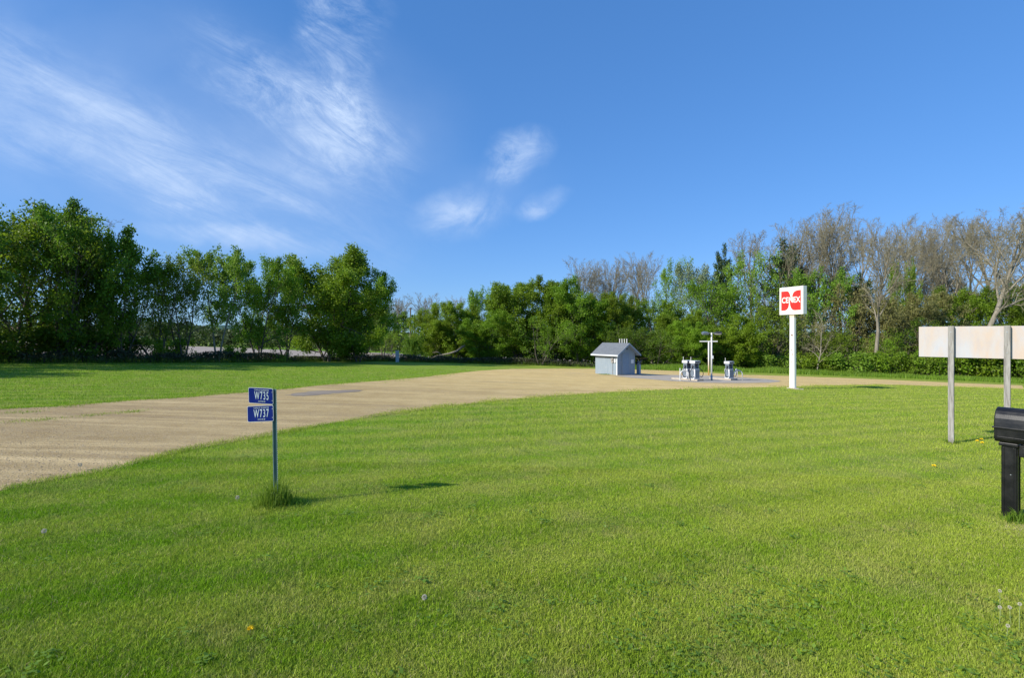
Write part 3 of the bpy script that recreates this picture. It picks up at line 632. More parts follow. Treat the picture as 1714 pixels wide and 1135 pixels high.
for a in [
    # beyond the left edge of the photo: their shade falls on the lawn
    (-160, 32, 345, 260, 'oak1', 'dark', DEC, 'dark hedgerow tree whose crown is cut by the left photo edge', GL),
    (-420, 25, 330, 330, 'oak2', 'dark', DEC, 'dark green hedgerow tree standing just outside the left of the view', GL),
    (-800, 18, 300, 400, 'oak1', 'dark', DEC, 'dark green hedgerow tree standing well outside the left of the view', GL),
    (5, 37.5, 342, 200, 'oak1', 'mid', DEC, 'tall tree at the left photo edge, the leftmost crown against the sky', GL),
    (58, 41, 338, 160, 'tall2', 'dark', DEC, 'tall dark tree with loose leafy top, second crown from the left', GL),
    (104, 40, 352, 150, 'scrub1', 'mid', DEC, 'thin crowned tall tree with sky showing through, third crown from the left', GL),
    (146, 41.5, 350, 150, 'oak2', 'dark', DEC, 'tall dark tree with leafy tip, left of the bare grey twigs', GL),
    (176, 44, 372, 110, 'dead1', None, 'bare_tree', 'small leafless tree whose grey twigs poke out among dark hedgerow crowns', GL),
    (205, 43, 412, 110, 'oak1', 'mid', DEC, 'shorter dark green tree where the tall left hedgerow steps down', GL),
    (262, 45, 428, 130, 'scrub2', 'dark', DEC, 'low leaning scrubby tree with twisted dark stems in the left hedgerow', GL),
    (306, 47, 425, 95, 'scrub1', 'mid', DEC, 'scrubby green tree just left of the pale forked tree', GL),
    (364, 49, 413, 100, 'airy1', 'bright', DEC, 'airy pale green tree with forked trunk, crown on top and open sky between stems', GL),
    (432, 53, 432, 95, 'oak2', 'mid', DEC, 'green tree between the airy forked tree and the big round tree', GL),
    (478, 56, 440, 90, 'scrub2', 'mid', DEC, 'slim mid green tree touching the left side of the big round tree', GL),
    (548, 60, 421, 165, 'dense1', 'mid', DEC, 'big round dense green tree, the largest at the right end of the left hedgerow', GL),
    (600, 62, 452, 92, 'dense2', 'mid', DEC, 'dense green tree ending the left hedgerow on its right, beside the open gap', GL),
    # the gap with the field
    (640, 118, 512, 75, 'oak2', 'dark', DEC, 'distant dark green tree seen across the field at the gap', None),
    (612, 125, 520, 80, 'oak1', 'dark', DEC, 'distant dark tree behind the right end of the left hedgerow', None),
    (656, 128, 500, 30, 'bare3', None, BARET, 'distant leafless tree, leftmost of the cluster in the gap', 'distant leafless trees in the gap'),
    (680, 126, 496, 38, 'bare4', None, BARET, 'distant leafless tree right behind the utility pole in the gap', 'distant leafless trees in the gap'),
    (706, 124, 490, 44, 'bare3', None, BARET, 'distant leafless tree, tallest of the cluster just right of the utility pole', 'distant leafless trees in the gap'),
    (762, 110, 494, 30, 'bare4', None, BARET, 'lone leafless tree rising behind bright green bushes right of the gap', 'distant leafless trees in the gap'),
    (650, 105, 552, 28, 'scrub1', 'yellow', DEC, 'small bright green sapling at the far field edge left of the pole', None),
    (680, 102, 556, 26, 'scrub2', 'yellow', DEC, 'small yellow green sapling close to the base of the utility pole', None),
    # behind the gravel lot
    (724, 78, 518, 62, 'dense2', 'yellow', DEC, 'low bright yellow green tree, leftmost behind the gravel lot', GC),
    (762, 77, 507, 78, 'dense1', 'yellow', DEC, 'bright green bushy tree second from left behind the gravel lot', GC),
    (816, 80, 478, 62, 'airy2', 'bright', DEC, 'light green open tree with ragged top reaching above its bright neighbours', GC),
    (812, 73, 520, 80, 'dense2', 'mid', DEC, 'low leafy tree in front of the light green open tree', GC),
    (868, 76, 472, 110, 'dense1', 'mid', DEC, 'dense dark green tree, left one of the pair left of the shed', GC),
    (925, 78, 466, 100, 'oak2', 'mid', DEC, 'tall green tree between two dense dark green crowns left of the shed', GC),
    (968, 75, 468, 85, 'dense2', 'mid', DEC, 'dense dark green tree whose crown rises up left of the shed roof', GC),
    (905, 70, 530, 90, 'scrub2', 'mid', DEC, 'low green undergrowth tree in front of the dense trees left of the shed', GC),
    (1028, 78, 492, 80, 'dense1', 'mid', DEC, 'mid green tree standing directly behind the blue shed', GC),
    (1078, 80, 500, 80, 'oak1', 'mid', DEC, 'mid green tree behind and right of the shed', GC),
    (1130, 79, 505, 90, 'dense2', 'mid', DEC, 'mid green tree behind the left pair of fuel pumps', GC),
    (1040, 72, 545, 90, 'scrub1', 'dark', DEC, 'low dark tree in the shade behind the shed', GC),
    (1100, 72, 548, 90, 'scrub2', 'dark', DEC, 'low dark tree in the shade between the shed and the pumps', GC),
    (1152, 72, 538, 72, 'dense1', 'yellow', DEC, 'sunlit yellow green tree behind the floodlight pole', GC),
    (958, 100, 432, 60, 'bare3', None, BARET, 'leafless tree behind dense green crowns, leftmost bare crown of the centre', GB),
    (1010, 101, 432, 56, 'bare4', None, BARET, 'leafless tree above the shed, second bare crown of the centre', GB),
    (1062, 98, 422, 48, 'bare3', None, BARET, 'leafless tall narrow tree above the kiosk, third bare crown of the centre', GB),
    (1092, 104, 426, 56, 'bare4', None, BARET, 'leafless tree just left of the bright green round crown', GB),
    (1122, 92, 431, 56, 'tall1', 'bright', DEC, 'bright green tree with round crown standing out above the pumps', GW),
    (1170, 88, 440, 60, 'tall2', 'silver', DEC, 'pale silvery green tree in the wood behind the floodlight pole', GW),
    (1206, 92, 412, 46, 'pine1', 'pine', 'pine_tree', 'dark pine top poking up between silvery and bright green trees', 'pines in the wood'),
    (1246, 84, 418, 82, 'tall1', 'bright', DEC, 'tall bright green tree left of the red and white sign', GW),
    (1200, 82, 470, 80, 'tall2', 'mid', DEC, 'mid green tree between silvery tree and tall bright green tree', GW),
    (1232, 74, 528, 90, 'dense2', 'yellow', DEC, 'yellow green leafy tree behind the right fuel pump', GW),
    (1288, 76, 500, 80, 'scrub1', 'mid', DEC, 'green tree directly left of the red and white sign panel', GW),
    (1322, 88, 402, 84, 'pine1', 'pine', 'pine_tree', 'dark broad pine crown above the red and white sign', 'pines in the wood'),
    (1378, 82, 448, 76, 'airy1', 'bright', DEC, 'light green tree just right of the red and white sign', GW),
    (1345, 76, 520, 90, 'scrub2', 'brown', DEC, 'brownish budding tree right behind the white sign pole', GW),
    (1424, 80, 470, 84, 'scrub1', 'brown', DEC, 'brownish green tangled tree midway between sign and signboard', GW),
    (1505, 84, 436, 44, 'airy2', 'bright', DEC, 'slender bright green tree in the gap between bare crowns', GW),
    (1484, 79, 500, 90, 'oak1', 'brown', DEC, 'budding green tree behind the straight grey trunk right of the sign', GW),
    (1366, 68, 512, 44, 'dead1', None, BARET, 'small leaning dead tree with pale stem right behind the sign pole', GB, 'tree', (0, R(-14))),
    (1448, 84, 460, 60, 'pine1', 'pine', 'pine_tree', 'small dark pine half hidden among bare branches', 'pines in the wood'),
    (1540, 80, 490, 90, 'oak2', 'brown', DEC, 'olive budding tree above the left end of the blank signboard', GW),
    (1596, 84, 480, 90, 'oak1', 'mid', DEC, 'green tree above the left post of the blank signboard', GW),
    (1650, 84, 484, 90, 'oak2', 'mid', DEC, 'green tree above the middle of the blank signboard', GW),
    (1706, 82, 476, 90, 'oak1', 'dark', DEC, 'dark green tree above the blank signboard at the right photo edge', GW),
    (1560, 70, 532, 110, 'scrub2', 'mid', DEC, 'low leafy tree just behind the left end of the blank signboard', GW),
    (1640, 68, 545, 110, 'dense1', 'mid', DEC, 'low leafy tree hidden behind the blank signboard', GW),
    (1720, 66, 548, 110, 'dense2', 'mid', DEC, 'low leafy tree behind the signboard at the right photo edge', GW),
    (1400, 71, 548, 70, 'scrub1', 'mid', DEC, 'low leafy tree at the wood edge right of the sign pole', GW),
    (1508, 71, 552, 80, 'scrub2', 'yellow', DEC, 'low yellow green tree at the wood edge left of the signboard', GW),
    (1300, 88, 372, 90, 'bare1', None, BARET, 'leafless wide tree arching above the dark pine', GB),
    (1356, 92, 349, 90, 'bare2', None, BARET, 'tall leafless tree right above the red and white sign', GB),
    (1406, 88, 352, 76, 'bare3', None, BARET, 'tall leafless narrow tree just right of the sign top', GB),
    (1466, 70, 366, 84, 'bare3', None, BARET, 'leafless tree with straight grey trunk midway from sign to signboard', GB),
    (1540, 90, 374, 84, 'bare2', None, BARET, 'leafless tree left of the broadest bare crown at right', GB),
    (1594, 86, 356, 100, 'bare1', None, BARET, 'leafless tree above the left post of the signboard', GB),
    (1652, 70, 345, 118, 'bare4', None, BARET, 'broadest leafless crown, standing above the blank signboard', GB),
    (1330, 100, 362, 80, 'bare3', None, BARET, 'leafless tree in the back row just left of the red and white sign', GB),
    (1432, 100, 356, 80, 'bare2', None, BARET, 'leafless tree in the back row between sign and straight grey trunk', GB),
    (1508, 98, 372, 80, 'bare4', None, BARET, 'leafless tree in the back row above the slender bright green tree', GB),
    (1568, 98, 360, 84, 'bare3', None, BARET, 'leafless tree in the back row above the left end of the signboard', GB),
    (1622, 98, 350, 90, 'bare2', None, BARET, 'leafless tree in the back row left of the broadest bare crown', GB),
    (1680, 98, 350, 90, 'bare4', None, BARET, 'leafless tree in the back row right of the broadest bare crown', GB),
    (1262, 100, 388, 70, 'bare4', None, BARET, 'faint leafless crown in the back row above the tall bright green tree', GB),
    (1034, 106, 436, 50, 'bare1', None, BARET, 'leafless tree in the back row above the right half of the shed', GB),
    (984, 106, 440, 50, 'bare2', None, BARET, 'leafless tree in the back row above the left half of the shed', GB),
    (1706, 84, 352, 110, 'bare2', None, BARET, 'leafless tree cut by the right photo edge', GB),
    (1790, 80, 360, 150, 'bare1', None, BARET, 'leafless tree just outside the right of the view', GB),
    (1800, 70, 480, 150, 'oak1', 'mid', DEC, 'green tree just outside the right of the view', GW),
]: tree(*a)
for a in [
    (692, 74, 560, 34, 'bush1', 'dark', 'bush', 'dark round bush at the foot of the utility pole'),
    (196, 44, 560, 70, 'bush1', 'dark', 'bush', 'dark bush filling the base of the left hedgerow under the leaning tree'),
    (20, 38, 545, 110, 'bush2', 'dark', 'bush', 'dark bush under the leftmost hedgerow tree'),
    (110, 41, 550, 90, 'bush3', 'dark', 'bush', 'dark bush in deep shade below the tall left trees'),
    (392, 51, 578, 34, 'bush2', 'mid', 'bush', 'small bush between two hedgerow trees in front of the field'),
    (288, 47, 566, 50, 'bush3', 'mid', 'bush', 'small leafy bush left of the airy forked tree'),
    (1300, 72, 592, 60, 'bush2', 'weed', 'bush', 'bright green bush at the wood edge left of the sign pole'),
    (1362, 70, 590, 60, 'bush1', 'mid', 'bush', 'green bush at the wood edge right behind the sign pole'),
    (1420, 68, 588, 66, 'bush3', 'weed', 'bush', 'bright green bush at the wood edge right of the sign pole'),
    (1480, 67, 588, 66, 'bush2', 'mid', 'bush', 'green bush at the wood edge midway from sign to signboard'),
    (1532, 66, 592, 60, 'bush1', 'weed', 'bush', 'bright green bush near the left end of the blank signboard'),
    (1572, 65, 585, 66, 'bush2', 'mid', 'bush', 'green bush seen below the left end of the blank signboard'),
    (1622, 64, 580, 70, 'bush3', 'mid', 'bush', 'green bush seen below the signboard between its two posts'),
    (1668, 63, 582, 70, 'bush1', 'dark', 'bush', 'dark bush seen below the signboard left of its right post'),
    (1720, 62, 580, 80, 'bush2', 'dark', 'bush', 'dark bush at the right photo edge below the signboard'),
    (1256, 76, 585, 50, 'bush3', 'mid', 'bush', 'green bush at the wood edge behind the right fuel pump'),
]: tree(*a[:6], a[6], a[7], 'bushes along the edge of the trees', 'bush')

# the dark brush bank under the trees, weeds, deep thicket
def along(line, n, spread):
    P = np.array(line, float); seg = np.linalg.norm(np.diff(P, axis=0), axis=1); cum = np.concatenate([[0], np.cumsum(seg)])
    t = rng.random(n) * cum[-1]; i = np.clip(np.searchsorted(cum, t) - 1, 0, len(seg) - 1); f_ = ((t - cum[i]) / seg[i])[:, None]
    q = P[i] * (1 - f_) + P[i + 1] * f_; return q[:, 0] + rng.normal(0, spread, n), q[:, 1] + rng.normal(0, spread, n), t
def pl(*pp): return [((px - CX) / F * Y, Y) for px, Y in pp]
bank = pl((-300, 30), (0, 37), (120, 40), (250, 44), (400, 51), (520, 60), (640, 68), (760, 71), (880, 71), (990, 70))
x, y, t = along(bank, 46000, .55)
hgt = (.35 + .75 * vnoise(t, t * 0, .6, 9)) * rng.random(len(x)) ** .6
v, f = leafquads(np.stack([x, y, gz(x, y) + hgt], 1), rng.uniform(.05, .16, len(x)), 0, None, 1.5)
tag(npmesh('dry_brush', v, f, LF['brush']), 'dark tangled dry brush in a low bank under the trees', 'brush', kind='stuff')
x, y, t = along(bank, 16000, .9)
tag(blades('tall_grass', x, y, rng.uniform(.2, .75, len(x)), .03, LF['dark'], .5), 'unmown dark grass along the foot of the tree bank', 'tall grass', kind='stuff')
wl = pl((1040, 67), (1130, 68), (1250, 70), (1330, 68), (1420, 66), (1520, 64), (1620, 61), (1740, 58))
x, y, t = along(wl, 42000, 1.3)
tag(blades('tall_weeds', x, y, (.25 + .6 * vnoise(x, y, .5, 5)) * rng.uniform(.5, 1.3, len(x)), .05, LF['weed'], .6), 'bright green unmown weeds along the wood edge right of the pumps', 'weeds', kind='stuff')
th = pl((700, 84), (860, 84), (1000, 86), (1130, 90), (1260, 92), (1400, 92), (1560, 90), (1760, 84))
x, y, t = along(th, 60000, 2.6)
hh = (3.2 + 5.5 * vnoise(t, t * 0, .12, 21)) * rng.random(len(x)) ** .8
v, f = leafquads(np.stack([x, y, gz(x, y) + hh], 1), rng.uniform(.22, .5, len(x)))
tag(npmesh('thicket', v, f, LF['dark']), 'dark thicket filling the wood behind the front trees', 'thicket', kind='stuff')
fl = [(-330, 190), (-240, 200), (-150, 192), (-95, 178), (-62, 168), (-30, 158), (0, 150), (40, 150)]
x, y, t = along(fl, 60000, 4)
hh = (4 + 7 * vnoise(t, t * 0, .07, 31)) * rng.random(len(x)) ** .7
v, f = leafquads(np.stack([x, y, gz(x, y) + hh], 1), rng.uniform(.5, 1.0, len(x)))
tag(npmesh('far_wood', v, f, LF['far']), 'far line of woodland beyond the ploughed field', 'wood', kind='stuff')
x = rng.uniform(-75, 0, 9000); y = 141 - .2 * x + rng.normal(0, 3, 9000)
tag(blades('meadow_strip', x, y, rng.uniform(.2, .6, 9000), .25, LF['weed'], .5), 'bright green grass strip at the far edge of the field', 'grass', kind='stuff')

# ------------------------------------------------------------------ objects
M_WHITE = paint('white_paint', (.80, .80, .77), (.74, .74, .70), 3, .45, dirt=(.50, .42, .33), amount=.35)
M_ALU = paint('galvanised_metal', (.42, .44, .46), (.34, .36, .38), 14, .45, metal=.6)
M_DARK = paint('dark_metal', (.03, .032, .036), (.045, .045, .05), 10, .5)
M_RUST = paint('rust', (.22, .08, .03), (.12, .05, .025), 20, .9, spec=.1)
M_RUBBER = paint('black_rubber', (.02, .02, .02), (.03, .03, .03), 20, .6)

# --- address sign in the foreground
ax_, ay_ = ground(462.5, 845)
RA = empty('address_sign', (ax_, ay_, gzf(ax_, ay_)), 0, label='blue address sign with two plates on a metal post at left of the lawn', cat='sign')
M_POST = paint('green_post_paint', (.12, .21, .20), (.17, .26, .26), 10, .5, metal=.4, dirt=(.28, .26, .22), amount=.4)
pf = [(u_ * 1.3, v_) for u_, v_ in [(-.022, -.012), (-.016, -.012), (-.010, .014), (.010, .014), (.016, -.012), (.022, -.012), (.022, -.008), (.019, -.008), (.013, .018), (-.013, .018), (-.019, -.008), (-.022, -.008)]]
b = MB(); b.prism(pf, 'z', -.1, 1.475)
RA.rotation_euler = (0, R(-.9), 0)
b.build('post', M_POST, RA)
b = MB()
for i in range(46): b.box((.0292, -.0105, .12 + i * .0285), (.0032, .006, .012))
b.build('post_notch', paint('bare_zinc', (.55, .57, .58), None, 12, .4, metal=.5), RA)
M_BLUE = paint('blue_reflective_sheet', (.0015, .011, .11), (.003, .015, .14), 6, .5, spec=.1)
M_SIGNW = paint('reflective_letter_white', (.42, .50, .52), (.36, .45, .47), 16, .5)
M_EDGE = paint('plate_edge_white', (.50, .53, .53), (.42, .45, .46), 12, .4)
def rrect(w, h, r, n=6):
    o = []
    for cx, cy, a0 in ((w / 2 - r, h / 2 - r, 0), (-w / 2 + r, h / 2 - r, 90), (-w / 2 + r, -h / 2 + r, 180), (w / 2 - r, -h / 2 + r, 270)):
        for i in range(n + 1): a = R(a0 + 90 * i / n); o.append((cx + r * math.cos(a), cy + r * math.sin(a)))
    return o
for num, zc, yaw, roll, pitch, lb in (('W735', 1.384, -14, 1.9, 3, 'upper plate reading W735'), ('W737', 1.173, -10, -3.0, -3, 'lower plate reading W737')):
    hw, hh_ = .372, .206
    pv = bpy.data.objects.new('plate', None)
    me_b = MB(); me_b.prism(rrect(hw, hh_, .022), 'y', -.002, .002)
    pl_ = me_b.build('plate', M_EDGE, RA, loc=(-.008, -.020, zc), rot=(R(pitch), R(roll), R(yaw)))
    pl_.data.transform(Matrix.Translation((-hw / 2, 0, 0))); tag(pl_, label=lb)
    bb = MB(); bb.prism(rrect(hw - .011, hh_ - .011, .018), 'y', -.0035, -.0022)
    bb.build('plate_face', M_BLUE, pl_, loc=(-hw / 2, 0, 0))
    text('numerals', num, .145, M_SIGNW, pl_, (-hw / 2 + .015, -.0045, -.002), (R(90), 0, 0), .50, .0008, .0006, 1.28)
    text('lettering', 'TOWN OF GILMANTON', .027, M_SIGNW, pl_, (-hw / 2 + .015, -.0045, .073), (R(90), 0, 0), .74, 0, .0006)
    text('lettering', 'STATE RD 88', .025, M_SIGNW, pl_, (-hw / 2 + .015, -.0045, -.073), (R(90), 0, 0), .74, 0, .0006)
    [MB().cyl((-.012, -.006, zz), (-.012, -.002, zz), .006).build('bolt', M_ALU, pl_) for zz in (-.055, .055)]
# tuft of tall grass round the post
def tuft(name, X, Y, n, rad, h0, h1, w, label, mat=M_BLADE, cat='grass tuft'):
    x = X + rng.normal(0, rad, n); y = Y + rng.normal(0, rad, n)
    d = np.hypot(x - X, y - Y) / rad; o = blades(name, x, y, rng.uniform(h0, h1, n) * np.exp(-d * d * .25), w, mat, .55, True)
    return tag(o, label, cat)
M_TUFT = leafmat('tuft_green', (.10, .21, .015), (.20, .32, .03), .45)
tuft('grass_tuft', ax_ + .0, ay_ - .02, 800, .12, .08, .50, .006, 'tall dark grass tuft round the foot of the blue address sign', M_TUFT)
tuft('grass_tuft', ax_ + .22, ay_ + .02, 320, .09, .04, .14, .007, 'low ragged grass tuft just right of the address sign tuft', M_TUFT)

# --- big sign on its pole
bx, by = ground(1327, 651); D = Vector((.34, -.94, 0)).normalized()
ang = math.atan2(D.y, D.x)
RS = empty('gas_station_sign', (bx, by, gzf(bx, by)), ang, label='red and white CENEX sign panel on a white rust spotted pole', cat='sign')
RS.rotation_euler = (R(0), R(0), ang)
hp = (651 - 526) / F * by; S = 1.86
lean = -.03     # the pole leans a little
M_POLE = paint('white_pole_paint', (.80, .79, .75), (.72, .71, .68), 2.2, .5, dirt=(.30, .13, .07), amount=.0)
mm = MT('pole_paint'); pp = mm.pos(obj=True); n_a = mm.noise(pp, 5.2, 5, .6); n_b = mm.noise(pp, 1.4, 4, .6)
kk = mm.mix(mm.mr(n_b, .35, .65), (.80, .79, .76), (.70, .69, .66)); kk = mm.mix(mm.mr(n_a, .69, .72), kk, (.26, .10, .06)); mm.color(kk); mm.rough(.5)
b = MB(); vsb = []
g8 = bmesh.ops.create_cube(b.bm, size=1)['verts']
for v_ in g8:
    top = v_.co.z > 0; v_.co.x *= .40 if not top else .34; v_.co.y *= .18; v_.co.z = hp if top else .02
    if top: v_.co.x += .0; v_.co.y += 0
b.build('pole', mm.m, RS, bevel=.012)
for i_, (x_, z_, w_, h_) in enumerate(((-.0, 3.64, .24, .07), (.02, 3.58, .10, .14), (.0, 2.62, .08, .09), (.06, 2.34, .05, .24), (-.05, 1.82, .09, .08), (.08, 1.2, .03, .05), (-.12, .22, .06, .10), (.10, .12, .12, .07))):
    rs_ = random.Random(i_); yf = -.09
    MB().prism([(x_ + w_ / 2 * math.cos(a_ * .785) * rs_.uniform(.6, 1.1), z_ + h_ / 2 * math.sin(a_ * .785) * rs_.uniform(.6, 1.1)) for a_ in range(8)], 'y', yf - .004, yf).build('rust_spot', M_RUST, RS)
MB().box((0, 0, hp - .1), (.36, .2, .22)).build('pole_collar', paint('peach_paint', (.72, .56, .42), (.62, .47, .35), 6, .6), RS, bevel=.01)
MB().box((0, 0, .03), (.62, .42, .08)).box((.42, -.1, .02), (.34, .3, .09), (0, .1, .3)).box((.62, .08, .01), (.22, .22, .07), (.1, 0, .8)).build('footing', M_CONC, RS, bevel=.02)
zc = hp + S / 2 - .02
# the box of the sign: face looks to local -y... build in x (width), z (height)
MB().box((.02, 0, zc), (S, .30, S)).build('cabinet', paint('cabinet_white', (.74, .74, .70), (.66, .66, .62), 3, .5), RS, bevel=.015)
b = MB(); e = .05
for sx_, sz_, w_, h_ in ((0, S / 2 - e / 2, S, e), (0, -S / 2 + e / 2, S, e), (-S / 2 + e / 2, 0, e, S - 2 * e), (S / 2 - e / 2, 0, e, S - 2 * e)):
    b.box((.02 + sx_, -.165, zc + sz_), (w_, .03, h_))
b.build('frame', M_WHITE, RS, bevel=.006)
MB().box((.02, -.155, zc), (S - 2 * e - .004, .006, S - 2 * e - .004)).build('face_panel', paint('cream_panel', (.86, .84, .74), (.82, .79, .68), 3, .35), RS)
M_RED = paint('sign_red', (.78, .028, .022), (.70, .035, .025), 4, .35)
def red(name, pts):
    b = MB(); b.prism([(cxm - .88 + 1.76 * t_, zc + S / 2 - f_ * S) for t_, f_ in pts], 'y', -.164, -.160); return b.build(name, M_RED, RS)
cxm = .02
red('emblem', [(.045, .14), (.30, .14), (.36, .155), (.405, .20), (.44, .27), (.465, .36), (.475, .44), (.475, .495), (.425, .52), (.40, .60), (.395, .66), (.37, .74), (.31, .81), (.22, .85), (.045, .85)])
red('emblem', [(.92, .85), (.62, .85), (.55, .825), (.49, .76), (.455, .68), (.442, .60), (.442, .505), (.485, .50), (.532, .47), (.537, .38), (.56, .28), (.61, .20), (.70, .155), (.78, .14), (.92, .14)])
ce = text('lettering', 'CENEX', .50, paint('sign_letter_white', (.88, .86, .80), None, 5, .4), RS, (cxm - .03, -.167, zc + .035), (R(90), 0, 0), 1, .012, .0015)
cw = [v_.co.x for v_ in ce.data.vertices]; ch_ = [v_.co.y for v_ in ce.data.vertices]
ce.scale = (1.46 / (max(cw) - min(cw)), .40 / (max(ch_) - min(ch_)), 1)

# --- blank signboard seen from behind
px0 = (1538 - CX) / F * 13.6; p0 = Vector((px0, 13.6)); dirb = Vector((.68, -.733)).normalized()
RB = empty('signboard', (p0.x, p0.y, gzf(p0.x, p0.y)), math.atan2(dirb.y, dirb.x), label='long weathered white signboard seen from behind on grey wooden posts', cat='signboard')
zt = H + (560 - 547) / F * 13.6 - gzf(p0.x, p0.y); zb = H + (560 - 597) / F * 13.6 - gzf(p0.x, p0.y)
mm = MT('weathered_board'); pp = mm.pos((1.6, 1, .45), obj=True); n_a = mm.noise(pp, 1.6, 5, .6, .4); n_b = mm.noise(mm.pos((1, 1, .3), obj=True), 7, 6, .7)
kk = mm.mix(mm.mr(n_a, .38, .62), (.47, .465, .48), (.52, .42, .345)); kk = mm.mix(mm.mul(mm.mr(n_b, .5, .75), .5), kk, (.38, .38, .42)); mm.color(kk); mm.rough(.75, .25)
b = MB(); b.box((1.2, .012, (zt + zb) / 2), (2.4, .02, zt - zb)); b.build('panel', mm.m, RB, bevel=.003)
M_WD = MT('weathered_wood'); pp = M_WD.pos((8, 8, .7), obj=True); n_a = M_WD.noise(pp, 3, 6, .65, .5); n_b = M_WD.noise(M_WD.pos((1, 1, .5), obj=True), 5, 3)
kk = M_WD.mix(M_WD.mr(n_a, .32, .68), (.17, .155, .14), (.42, .40, .37)); kk = M_WD.mix(M_WD.mr(n_b, .66, .70), kk, (.08, .06, .045)); M_WD.color(kk); M_WD.rough(.9, .15); M_WD.bump(n_a, .01, .8)
for s_ in (.665, 1.70):
    w2 = p0 + dirb * s_; zg = gzf(w2.x, w2.y) - gzf(p0.x, p0.y)
    b = MB(); b.box((0, 0, (zt + zg) / 2 - .05), (.115, .115, zt - zg + .12)); o = b.build('post', M_WD.m, RB, bevel=.006, loc=(s_, -.061, 0), rot=(0, 0, 0))
for s_ in (.665, 1.70):
    for zz in (zt - .15, zb + .15): MB().cyl((s_, -.128, zz), (s_, -.117, zz), .012).build('bolt', M_ALU, RB)
for s_, lab in ((.665, 'small grass tuft at the foot of the left signboard post'), (1.70, 'small grass tuft at the foot of the right signboard post')):
    w2 = p0 + dirb * s_ ; tuft('grass_tuft', w2.x - .04, w2.y - .06, 130, .10, .05, .16, .010, lab, M_TUFT)

# --- mailbox
mx_, my_ = ground(1692, 868)
RM = empty('mailbox', (mx_, my_, gzf(mx_, my_)), R(-60), label='black plastic mailbox on a panelled black post at the right photo edge', cat='mailbox')
mm = MT('black_plastic'); pp = mm.pos(obj=True); n_a = mm.noise(pp, 90, 3); n_b = mm.noise(pp, 6, 5)
mm.color(mm.mix(mm.mr(n_b, .4, .7), (.007, .007, .008), (.016, .0155, .015))); mm.rough(mm.mr(n_b, .3, .7, .28, .45), .4); mm.bump(n_a, .001, .35); M_BLK = mm.m
pw = .15
MB().box((0, 0, .50), (pw, pw, 1.1)).build('post', M_BLK, RM, bevel=.012, seg=3)
b = MB()
for fx_, fy_, rz_ in ((0, -1, 0), (-1, 0, 1), (1, 0, 1), (0, 1, 0)):
    for s_ in (-1, 1):
        if rz_ == 0: b.box((s_ * .048, fy_ * (pw / 2 + .002), .50), (.012, .012, .92))
        else: b.box((fx_ * (pw / 2 + .002), s_ * .048, .50), (.012, .012, .92))
b.build('post_moulding', M_BLK, RM, bevel=.004)
MB().box((0, 0, 1.0), (pw + .05, pw + .05, .05)).build('collar', M_BLK, RM, bevel=.012)
# barrel box, long side to the camera, running to the right
Lx0, Lx1 = -.135, .42; hwid = .14
prof = [(-hwid + .03, 1.03), (-hwid, 1.07), (-hwid - .004, 1.20)] + [(-hwid - .006, 1.22)] + \
       [(hwid * -math.cos(R(a)) * 1.0, 1.24 + .25 * math.sin(R(a)) ** .8) for a in (8, 20, 35, 50, 65, 80, 90, 100, 115, 130, 145, 160, 172)] + [(hwid + .006, 1.22), (hwid, 1.07), (hwid - .03, 1.03)]
b = MB(); b.prism(prof, 'x', Lx0, Lx1); b.build('box', M_BLK, RM, bevel=.014, seg=3)
b = MB()
b.box(((Lx0 + Lx1) / 2 + .004, -hwid - .006, 1.222), (Lx1 - Lx0 + .03, .026, .022))
b.box(((Lx0 + Lx1) / 2, -hwid - .003, 1.10), (Lx1 - Lx0 - .07, .014, .012))
b.box(((Lx0 + Lx1) / 2 + .01, -.108, 1.402), (Lx1 - Lx0 - .05,   .010, .010), (.7, 0, 0))
b.box((Lx0 + .03, -hwid - .003, 1.155), (.012, .012, .11)); b.box((Lx1 - .03, -hwid - .003, 1.155), (.012, .012, .11))
b.box((Lx0 - .005, 0, 1.222), (.02, 2 * hwid + .02, .022))
b.build('box_ribs', M_BLK, RM, bevel=.004)
dp = [(u * .97, 1.02 + (v_ - 1.03) * .985) for u, v_ in prof]
b = MB(); b.prism(dp, 'x', Lx1 + .001, Lx1 + .03); b.build('door', M_BLK, RM, bevel=.01)
MB().cyl((Lx1 + .03, 0, 1.40), (Lx1 + .055, 0, 1.40), .018).build('door_knob', M_BLK, RM, bevel=.003)
MB().box((.27, 0, .93), (.36, .12, .16)).build('newspaper_holder', M_BLK, RM, bevel=.012, seg=3)
MB().box((.27, -.062, .93), (.28, .008, .09)).build('holder_panel', M_BLK, RM, bevel=.003)
MB().cyl((.02, -pw / 2 - .004, .60), (.02, -pw / 2, .60), .006).build('screw', M_ALU, RM)
tuft('grass_tuft', mx_ - .05, my_ - .16, 260, .12, .06, .22, .011, 'long grass blades at the foot of the black mailbox post', M_TUFT)
# dry patch by the mailbox
n = 2600; x = mx_ - .1 + rng.normal(0, .32, n); y = my_ - .55 + rng.normal(0, .16, n)
mdry = leafmat('dry_straw', (.36, .30, .17), (.50, .43, .27), .2)
tag(blades('dry_grass', x, y, rng.uniform(.01, .03, n), .006, mdry, 2.0), 'patch of dry straw coloured grass in front of the mailbox post', 'dry grass', kind='stuff')

# --- shed
sxp, syp = ground(1033, 628.3)
dl = Vector((-.57, .82)).normalized()
